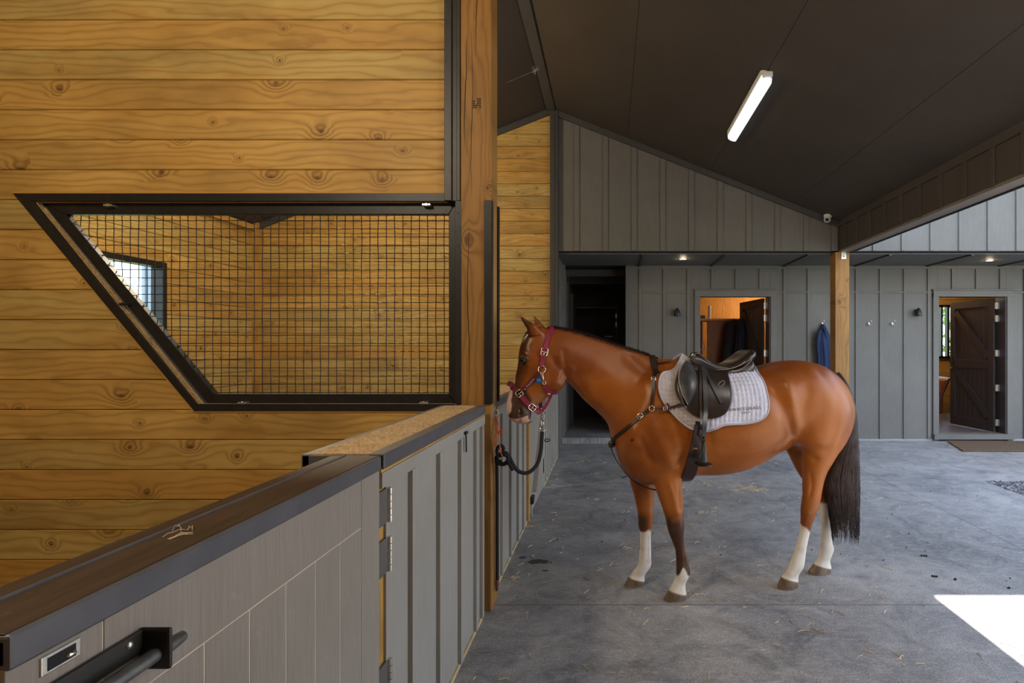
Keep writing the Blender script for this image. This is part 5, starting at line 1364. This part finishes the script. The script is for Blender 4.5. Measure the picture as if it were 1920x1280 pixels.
# ---- girth
girth = thing('girth', tuple(wor(loc(MP(1300, 850)).x, 0, .83)), 'wide dark brown leather girth around the belly of the horse', 'girth')
path = [ut(1313, 797), ut(1309, 820), ut(1303, 845), ut(1298, 865), ut(1294, 882)]
u_end = path[-1][0]; path += [np.array([u_end-.005, 2.75]), np.array([u_end-.005, 3.0]), np.array([u_end-.005, PI])]
D = catmull(path, 8); P = [bs(u, th, .006) for u, th in D]
N = [((HN*math.sin(th)+HZ*math.cos(th))) for u, th in D]
full = smooth_p(P, 3)+[mir(p) for p in smooth_p(P, 3)[::-1][1:]]; fulln = N+[(mir(HP+x)-HP) for x in N[::-1][1:]]
mb = ribbon(full, smooth_n(fulln), [.075, .08, .088, .088, .088, .088, .08, .075], .006); mb.build('belly_band', leather_d, girth, smooth=True, angle=.7)
for sg in (1, -1):
    mb = strap([(1313, 790), (1312, 803), (1310, 816)], .058, .012, .004); (mb if sg > 0 else mirror_mb(mb)).build('elastic', 'black_plastic', girth, smooth=True, angle=.7)
mb = MB(); c, nn = on_body(1304, 840, .0135); pts = [(-.016, -.004), (-.010, .004), (0, .008), (.010, .004), (.016, -.004), (.006, -.001), (-.006, -.001)]
mb.prism([c+HE*a+HZ*b for a, b in pts], 1, nn*.002); mb.build('badge', flat('gold_badge', (.62, .38, .05), .35, .6), girth)
# ---- saddle
sad = thing('saddle', tuple(wor(loc(MP(1340, 700)).x, 0, 1.12)), 'black leather english saddle on the back of the horse', 'saddle')
def part_loft(secs, v0, mat, name, parent=sad, p=2.3, dense=6, n=28, fn=None):
    m_ = MB(); hloft(secs, n=n, dense=dense, v0=v0, p=p, mb=m_)
    if fn: m_.v = [tuple(fn(Vector(q))) for q in m_.v]
    return m_.build(name, mat, parent, smooth=True)
for sg in (1, -1):
    part_loft([(1287, 682, 1288, 690, .012), (1295, 680, 1297, 702, .035), (1312, 684, 1314, 708, .05), (1340, 690, 1340, 711, .055), (1366, 690, 1368, 710, .06), (1390, 683, 1393, 705, .058), (1404, 676, 1407, 700, .048), (1410, 676, 1412, 692, .028), (1411, 682, 1412, 687, .01)],
              .088*sg, leather_b, 'panel')
    mb = MB(); mb.tube([MP(x, y, sg*.146) for x, y in catmull([(1366, 697), (1380, 694.5), (1394, 689), (1405, 680), (1410, 672)], 5)], .0022, 6); mb.build('piping', piping_m, sad, smooth=True)
su0 = loc(MP(1300, 670)).x; su1 = loc(MP(1404, 665)).x
def dish(q):
    l = loc(q); f = sstep(np.array(l.x), su0+.12, su1-.02); top = l.z > 1.50
    return q+HZ*(float(f)*.020*min(1, (l.y/.15)**2) if True else 0)
seat = part_loft([(1296, 662, 1292, 673, .022), (1299, 659, 1296, 680, .042), (1307, 660.5, 1305, 688, .06), (1317, 667, 1318, 692, .078), (1331, 676.5, 1333, 695, .095), (1348, 682, 1350, 695, .115), (1363, 679, 1366, 694, .135), (1378, 671, 1382, 690, .150), (1390, 662, 1395, 684, .150), (1399, 656, 1404, 676, .125), (1405, 656.5, 1409, 669, .085), (1408, 660, 1410, 665, .04)],
                 0.0, leather_b, 'seat', p=2.5, fn=dish)
for sg in (1, -1):
    # skirt
    P_ = [MP(x, y, sg*v) for x, y, v in catmull([(1290, 672, .050), (1295, 680, .075), (1308, 688, .100), (1330, 694.5, .118), (1348, 692.5, .128), (1366, 691.5, .140), (1388, 684, .150), (1402, 672, .140), (1408, 662, .10)], 5)]
    mb = MB(); mb.tube(P_, .0028, 6); mb.build('seat_piping', piping_m, sad, smooth=True)
    P_ = [MP(x, y, sg*v) for x, y, v in catmull([(1297, 674, .070), (1300, 666, .062), (1305, 662.5, .060), (1313, 664, .068), (1324, 673, .085), (1336, 681.5, .105), (1350, 687.5, .123), (1366, 690, .140)], 5)]
    mb = MB(); mb.tube(P_, .0018, 6); mb.build('seam', piping_m, sad, smooth=True)
    m_ = MB(); hloft([(1293, 672, 1295, 677, .01), (1300, 668, 1303, 686, .016), (1312, 669, 1315, 692, .020), (1328, 678, 1330, 695.5, .020), (1344, 686, 1346, 694.5, .016), (1360, 690, 1362, 693.5, .008)], v0=.085*sg, p=2, mb=m_, dense=5)
    def out(q):
        l = loc(q); return q+HN*sg*float(sstep(np.array(l.x), su0, su0+.17))*.035
    m_.v = [tuple(out(Vector(q))) for q in m_.v]; m_.build('skirt', leather_g, sad, smooth=True)
for q_ in ((1297, 672.5), (1299, 676), (1296, 686)): 
    mb = MB(); c = MP(q_[0], q_[1], .082); mb.ell(c, .004, .004, .004, 10, 8); mb.build('stud', 'chrome', sad, smooth=True)
# flaps
tu0, tu1 = loc(MP(1290, 690)).x, loc(MP(1362, 690)).x
fl = [[tu0, .42], ut(1280, 694), ut(1270, 706), ut(1264.5, 722), ut(1265, 737), ut(1272, 753)]
fb = [ut(1272, 753), ut(1280, 764), ut(1292, 775), ut(1311, 783.5), ut(1333, 784.5), ut(1352, 779), ut(1363, 769)]
fr = [[tu1, .42], ut(1364, 706), ut(1366.5, 722), ut(1369, 742), ut(1368.5, 757), ut(1363, 769)]
Gf = coons([[tu0, .42], [(tu0+tu1)/2, .42], [tu1, .42]], fl, fb, fr, 50, 50)
fo = lambda s, t, u, th: .031+.018*math.exp(-((s-.10)/.12)**2)*min(1, s/.03)*(1 if t > .08 else t/.08)-.004*(s > .985)
fi = lambda s, t, u, th: .0215
for sg in (1, -1):
    mb, rim, fv = sheet(Gf, fo, fi, sg < 0); mb.build('flap', leather_b, sad, smooth=True)
    e = [fv[j*50] for j in range(50)]+[fv[49*50+i] for i in range(1, 50)]+[fv[j*50+49] for j in range(48, 4, -1)]
    mb = MB(); mb.tube(smooth_p([x+HN*sg*.001 for x in e]), .0022, 6); mb.build('flap_binding', leather_d if sg < 0 else flat('worn_edge', (.07, .055, .05), .45), sad, smooth=True)
# knee block panel
kl = [ut(1283, 689), ut(1275, 699), ut(1270.5, 712), ut(1271, 728), ut(1277, 746), ut(1287, 763)]
kr = [ut(1284, 689), ut(1296, 697), ut(1303, 712), ut(1304, 727), ut(1299, 744), ut(1288, 763)]
Gk = coons([kl[0], kr[0]], kl, [kl[-1], kr[-1]], kr, 24, 30)
mb, rim, kv = sheet(Gk, lambda s, t, u, th: .050+.008*math.sin(PI*s)*math.sin(PI*t), lambda s, t, u, th: .028); mb.build('knee_block', leather_g, sad, smooth=True)
mb = MB(); mb.tube([kv[j*24] for j in range(30)], .0026, 6); mb.build('block_piping', piping_m, sad, smooth=True)
mb = MB(); mb.tube([kv[j*24+23] for j in range(30)], .0018, 6); mb.build('block_piping', 'black_plastic', sad, smooth=True)
# stirrup leathers, keeper strap, slot
for pts, w, o_ in (([(1309.5, 694), (1311, 712), (1312, 745), (1313, 775), (1315.5, 800, .335), (1316.5, 818, .335)], .017, .040), ([(1315, 694), (1318, 712), (1320.5, 745), (1321, 775), (1320.5, 800, .34), (1319.5, 818, .34)], .028, .042)):
    strap(pts, w, o_, .004).build('stirrup_leather', leather_b if w < .02 else leather_g, sad, smooth=True, angle=.6)
strap([(1318, 698), (1327, 715), (1337, 733), (1345, 747), (1351, 758)], .021, .037, .004).build('keeper_strap', leather_g, sad, smooth=True, angle=.6)
c, nn = on_body(1350, 725, .036); nn = (nn+HN).normalized(); t_ = (MP(1359, 715, 0)-MP(1341, 731, 0)).normalized()
mb = MB(); mb.torus(c, .024, .0022, nn, 28, 8, 1.2, .6, t_); mb.torus(c+nn*.001, .019, .0014, nn, 28, 8, 1.1, .5, t_); mb.build('leather_loop', flat('waxed_edge', (.16, .13, .11), .4), sad, smooth=True)
# stirrup
st = []
sv = .345
mb = MB()
def blade(pts):
    rings = []
    for (x, y, v, fa, la) in pts:
        c = MP(x, y, v); rings.append([c+HE*fa*math.cos(2*PI*j/14)+HN*la*math.sin(2*PI*j/14) for j in range(14)])
    mb.loft(rings)
for sg in (1, -1):
    blade(catmull([(1320, 826, sv+.004*sg, .010, .010), (1319.5, 834, sv+.022*sg, .013, .007), (1319, 846, sv+.044*sg, .018, .006), (1318, 858, sv+.056*sg, .024, .006), (1317.5, 868, sv+.060*sg, .030, .007)], 4))
irn = mb.build('stirrup_iron', 'black_plastic', sad, smooth=True)
mb = MB(); c = MP(1318.5, 869.5, sv); rings = []
for dz, k_ in ((-.006, .9), (-.003, 1), (.004, 1), (.007, .88)):
    rings.append([c+HE*math.copysign(abs(math.cos(a))**.7, math.cos(a))*.046*k_+HN*math.copysign(abs(math.sin(a))**.6, math.sin(a))*.066*k_+HZ*dz for a in [2*PI*j/28 for j in range(28)]])
mb.loft(rings); mb.build('tread', 'black_plastic', irn, smooth=True, angle=.8)
mb = MB(); mb.torus(MP(1319.5, 824, sv), .014, .004, HE, 20, 8); mb.build('eye_bar', 'black_plastic', irn, smooth=True)
for i in range(3):
    mb = MB(); mb.ell(MP(1320.5, 838+i*3.2, sv+.064), .0025, .002, .0025, 8, 6); mb.build('vent_hole', 'black', irn)
m_ = [strap([(1314, 806, .34), (1312.5, 818, .352), (1316, 828, .352), (1322, 833, .35)], .016, .04, .004)]
m_[0].build('stirrup_leather', leather_b, sad, smooth=True, angle=.6)
# ---- breastplate
bp = thing('breastplate', tuple(wor(loc(MP(1200, 780)).x, 0, 1.0)), 'dark brown leather breastplate across the chest and shoulders of the horse', 'breastplate')
ww = loc(on_body(1227, 679, 0)[0]).x
for sg in (1, -1):
    def B_(m_, name, mat=leather_d): (m_ if sg > 0 else mirror_mb(m_)).build(name, mat, bp, smooth=True, angle=.6)
    hp = []; hn = []
    for k_ in range(8):
        th = .42*k_/7; q = bs(ww-.006, th, .006); hp.append(q); hn.append(HN*math.sin(th)+HZ*math.cos(th))
    B_(ribbon(hp, hn, .04, .004), 'wither_strap')
    B_(strap([(1226.5, 676), (1228, 684), (1228, 698), (1227, 712)], [.044, .04, .026, .022], .004, .004), 'wither_strap')
    B_(strap([(1227, 708), (1225.5, 725), (1223.5, 745), (1221.5, 761)], .021, .005, .004), 'shoulder_strap')
    B_(strap([(1226, 766), (1238, 766.5), (1252, 766), (1264, 763), (1276, 759)], .015, .026, .004), 'saddle_strap')
    B_(strap([(1217, 768), (1205, 777), (1188, 792), (1172, 805), (1158, 816), (1150, 824), (1145.5, 830)], .021, .005, .004), 'chest_strap')
for sg in (0,):
    buckle(bp, 1226.3, 711, 0, 10, .026, .026, .011); buckle(bp, 1201, 780, -10, 8.5, .028, .034, .012)
    ring_(bp, 1221, 765.5, .0165, .0032, .010); buckle(bp, 1246, 766, 10, 0, .022, .026, .029)
# strap from chest down between the forelegs
cl0 = [(1145, 827), (1150, 845), (1158, 862), (1172, 882), (1182, 893), (1200, 907), (1224, 916), (1245, 918)]
P = [MP(x, y, 0)-HE*.006 for x, y in catmull([(a, b) for a, b in cl0], 5)]
N = [(-HE*.8-HZ*.6).normalized() for _ in P]
ribbon(P, N, .022, .005).build('centre_strap', leather_d, bp, smooth=True, angle=.6)
ribbon([MP(x, y, .01) for x, y in catmull([(1183, 893.5), (1175, 893), (1165, 896)], 4)], [HZ]*9, .014, .003).build('loose_end', leather_b, bp)
mb = MB(); mb.ell(MP(1146.5, 832, .01), .022, .026, .026, 14, 10); mb.build('chest_pad', leather_b, bp, smooth=True)
mb = MB(); mb.tube([MP(1142, 838, .03), MP(1145, 832, .03), MP(1151, 828, .04)], .005, 6); mb.build('keeper', leather_b, bp)
ring_(bp, 1172.5, 879.5, .010, .002, 0, v=.012); ring_(bp, 1181, 893, .010, .002, 0, v=.012)
P = [bs(ww+.015+.012*k_, .18, .012) for k_ in range(8)]
ribbon(P, [HZ]*8, .02, .004).build('point_strap', leather_b, bp)
# ---- halter
ha = thing('halter', tuple(MP(1005, 760, 0)), 'maroon webbing halter with nickel buckles on the head of the horse', 'halter')
def crown():
    P_, N_ = [], []; l0 = loc(on_body(1030, 622, 0)[0]); uc = loc(MP(1031, 640)).x+.01
    for k_ in range(7):
        v = .055*k_/7; h = bv.ray_cast(wor(uc-.0, v, 1.9), Vector((0, 0, -1))); P_.append(h[0]+h[1]*.004); N_.append(h[1])
    for x, y in catmull([(1030, 622), (1027, 634), (1023, 648), (1020, 660), (1017, 674), (1015, 688)], 6):
        a, b = on_body(x, y, .004); P_.append(a); N_.append(b)
    return ribbon(smooth_p(P_, 3), smooth_n(N_, 4), .030, .005)
parts = [(crown(), 'crownpiece', maroon),
         (strap([(1012, 697), (1004, 706), (995, 715.5), (986, 724.5), (978, 732)], .026, .004, .005), 'cheekpiece', maroon_d),
         (strap([(956, 721.5), (960, 725), (966, 730), (972, 735)], .032, .005, .006), 'noseband', maroon_d),
         (strap([(978, 742), (984, 750), (991, 757.5), (998, 764), (1005, 769, .030), (1012.5, 773.5, .012)], .030, .006, .006), 'chin_strap', maroon),
         (strap([(1020.5, 721), (1025, 728), (1032, 734), (1039, 736.5), (1044, 736, .02)], .024, .005, .005), 'throat_strap', maroon)]
for m_, nm, mt_ in parts:
    mm = mirror_mb(m_); m_.build(nm, mt_, ha, smooth=True, angle=.6); mm.build(nm, mt_, ha, smooth=True, angle=.6)
# bridge of the noseband over the nose and of the throat strap under the jaw
a, b = on_body(956, 721.5, .005)[0], None; la_ = loc(a); c0 = MP(953.6, 718.5, 0)
P = [wor(la_.x+(loc(c0).x-la_.x)*math.cos(x), la_.y*math.sin(x), la_.z+(loc(c0).z-la_.z)*math.cos(x)) for x in np.linspace(-PI/2, PI/2, 15)]
ribbon(P, [(-HE*math.cos(x)+HN*math.sin(x)*.8+HZ*.5*math.cos(x)).normalized() for x in np.linspace(-PI/2, PI/2, 15)], .030, .006).build('noseband', maroon_d, ha, smooth=True, angle=.6)
ribbon([MP(1044, 736.5, v) for v in np.linspace(.03, -.03, 7)], [-HZ]*7, .022, .004).build('throat_strap', maroon, ha, smooth=True)
for v in (.012,):
    P = [MP(x, y, v) for x, y in catmull([(1034, 738), (1030, 748), (1025, 758), (1019, 767), (1014, 772)], 5)]
    ribbon(P, [HN]*len(P), .018, .005).build('connecting_strap', maroon, ha, smooth=True, angle=.6)
P = [MP(x, y, -.03) for x, y in catmull([(1012, 748), (1013, 758), (1015, 768)], 5)]; ribbon(P, [HN]*len(P), .024, .004).build('chin_strap', maroon_d, ha)
buckle(ha, 1019.6, 660, -2, 10, .040, .050, .013, r=.0028); buckle(ha, 995.5, 763, 9, 7, .036, .046, .016, r=.0026)
ring_(ha, 1014.8, 692.5, .0225, .0028, .012)
buckle(ha, 975, 738, 6, 8, .040, .040, .014, 'chrome', 'square_ring', r=.0028)
ring_(ha, 1017.5, 768, .012, .0025, 0, v=.012)
for x, y in ((1019.6, 661), (1018.5, 667), (1001, 768), (1005, 771), (1009, 772)):
    c = on_body(x, y, .0105)[0] if y < 700 else MP(x, y, .040); mb = MB(); mb.torus(c, .003, .0012, HN, 12, 6); mb.build('eyelet', 'chrome', ha, smooth=True)
# throat clip
c1, c2 = on_body(1015.5, 700, .017)[0], on_body(1020, 716, .017)[0]
mb = MB(); mb.torus(c1, .009, .0025, HN, 16, 6, 1, .7); mb.tube([c1-HZ*.006, (c1*.5+c2*.5)+HN*.003, c2+HZ*.004], [.003, .004, .003], 8); mb.tube([c1+HE*.005-HZ*.004, c1*.4+c2*.6+HE*.006], .0018, 6); mb.torus(c2, .012, .0025, HN, 16, 6, 1, .75)
mb.build('snap_clip', 'chrome', ha, smooth=True)
mb = MB(); c = on_body(1031, 736, .010)[0]; mb.ell(c-HE*.012, .011, .005, .007, 12, 8); mb.build('slider', 'chrome', ha, smooth=True)
c = on_body(1011, 711.5, .012)[0]; mb = MB(); rings = []
for d_, r_ in ((0, .017), (.0012, .0182), (.003, .0182), (.004, .017)):
    rings.append([c+HN*d_+(HE*math.cos(a)+HZ*math.sin(a))*r_ for a in [2*PI*j/28 for j in range(28)]])
mb.loft(rings); tg = mb.build('name_tag', flat('blue_enamel', (.004, .10, .32), .3), ha, smooth=True, angle=.6); mb = MB(); mb.add([c+HN*.0045+HE*a+HZ*b for a, b in ((-.010, -.002), (.010, -.001), (.010, .003), (-.010, .002))], [(0, 1, 2, 3)]); mb.build('engraving', flat('pale_engraving', (.25, .45, .6), .5), tg)
text_on('FARM', 989.5, 725.5, 1003.5, 711.5, 4.4, .0105, flat('silver_thread', (.55, .40, .42), .6), 'lettering', ha, 1.2, 0)
text_on('.', 985, 730.5, 987, 728.5, 12, .0105, flat('silver_thread', (.55, .40, .42), .6), 'lettering', ha, 1.2, 0)
# ---- lead rope
lr = thing('lead_rope', (-.66, 3.56, .16), 'thick black lead rope from halter knotted at the pine post', 'rope')
rope_m = flat('black_braided_rope', (.010, .010, .011), .75, 0, 60, .4, .9, 500)
Yr = lambda x: float(np.interp(x, [930, 960, 1000, 1020], [3.50, 3.50, 3.56, 3.60]))
def rp(pts, r, name='rope', mat=rope_m, dense=8, n=10):
    mb = MB(); mb.tube([atY(x, y, (Yr(x) if len(q_) < 3 else q_[2])) for q_ in [tuple(p) for p in catmull(pts, dense)] for x, y in [q_[:2]]], r, n); return mb.build(name, mat, lr, smooth=True)
rp([(1016.5, 809), (1015.5, 825), (1014, 845), (1009, 866), (1000, 879), (989, 886), (976, 885), (966, 877), (959, 865), (953, 853), (945, 848), (936, 852)], .0118)
rp([(936, 852, 3.50), (931, 858, 3.49), (934, 867, 3.48), (943, 870, 3.47), (951, 866, 3.46), (953, 858, 3.46), (947, 852, 3.46), (938, 853, 3.47)], .0125)
rp([(940, 866, 3.50), (931, 862, 3.52), (931.5, 872, 3.53), (932, 900, 3.54), (932.3, 960, 3.55), (932.5, 1030, 3.56), (932.5, 1088, 3.56)], .0105)
rp([(936, 858, 3.47), (932, 848, 3.47), (934, 838, 3.47), (940, 835, 3.47), (944, 840, 3.48), (941, 850, 3.49)], .0105)
rp([(950, 862, 3.46), (956, 871, 3.45), (962.5, 881, 3.45)], .0115)
mb = MB(); P = [atY(x, y, 3.56) for x, y in ((932.5, 1086), (932.3, 1092), (932, 1099), (931.5, 1107))]; mb.tube(P, [.012, .013, .011, .007], 10); mb.build('whipped_end', flat('copper_whipping', (.16, .07, .045), .8, 0, 90, .5, .9, 300), lr, smooth=True)
hwY = 3.60
mb = MB()
for i, y in enumerate((774, 779.5, 785)): mb.torus(atY(1018.5+.3*i, y, hwY), .009, .0022, HN if i % 2 else HE, 16, 6, 1, .7)
a, b = atY(1015, 785, hwY), atY(1016.5, 803, hwY); mb.tube([a, a*.5+b*.5-HE*.004, b], .0042, 8); mb.tube([atY(1019.5, 788, hwY), atY(1018, 802, hwY)], .003, 8)
mb.torus(atY(1016.5, 806, hwY), .017, .0038, HN, 24, 8, .75, 1); mb.build('snap_hook', 'chrome', lr, smooth=True)
mb = MB(); c = atY(1022.5, 825, 3.58); mb.torus(c+HE*.012, .016, .0035, HN, 18, 6, .5, 1); mb.build('keeper_loop', 'black_plastic', lr, smooth=True)
# ---- tie plate and twine
tp = thing('tie_plate', (-.712, 3.53, 1.14), 'bright metal tie plate screwed to the side of pine post', 'plate')
z0_, z1_ = H-(783-VY)/F*3.55, H-(760-VY)/F*3.55
mb = MB(); mb.box(-.7125, -.706, 3.515, 3.565, z0_, z1_); mb.build('plate', 'zinc', tp, bevel=.002)
mb = MB(); mb.tube([(-.706, 3.54, z1_-.02), (-.685, 3.54, z1_-.03), (-.685, 3.54, z0_+.02), (-.706, 3.54, z0_+.012)], .004, 8); mb.build('staple', 'zinc', tp, smooth=True)
orange = flat('orange_twine', (.62, .17, .055), .8, 0, 90, .4)
tw = MB(); rt = random.Random(6)
def tl(pts, Ys, r=.0032): tw.tube([atY(x, y, np.interp(i, [0, (len(pts)-1)*6], Ys)) for i, (x, y) in enumerate(catmull(pts, 6))], r, 6)
tl([(927, 778), (931, 788), (935, 800), (936, 820), (938, 845), (942, 855)], (3.545, 3.42)); tl([(928, 778), (932, 785), (934, 793), (934, 810), (937, 835), (940, 848)], (3.545, 3.42)); tl([(930, 780), (929, 795), (930, 806), (935, 812)], (3.545, 3.45))
for k_ in range(16):
    tl([(935+rt.uniform(-1, 1), 811), (938+rt.uniform(-1, 1), 809+rt.uniform(-3, 3)), (943.5+rt.uniform(-1, 2), 809+rt.uniform(-4, 3))], (3.45, 3.44), .0016)
    tl([(934, 812), (930+rt.uniform(-1.5, 1), 818), (927+rt.uniform(-2, 2), 828), (927+rt.uniform(-1.5, 2.5), 836+rt.uniform(-5, 2))], (3.45, 3.455), .0014)
tag(tw.build('baling_twine', orange, smooth=True), 'orange baling twine looped from tie plate to the rope knot', 'twine')
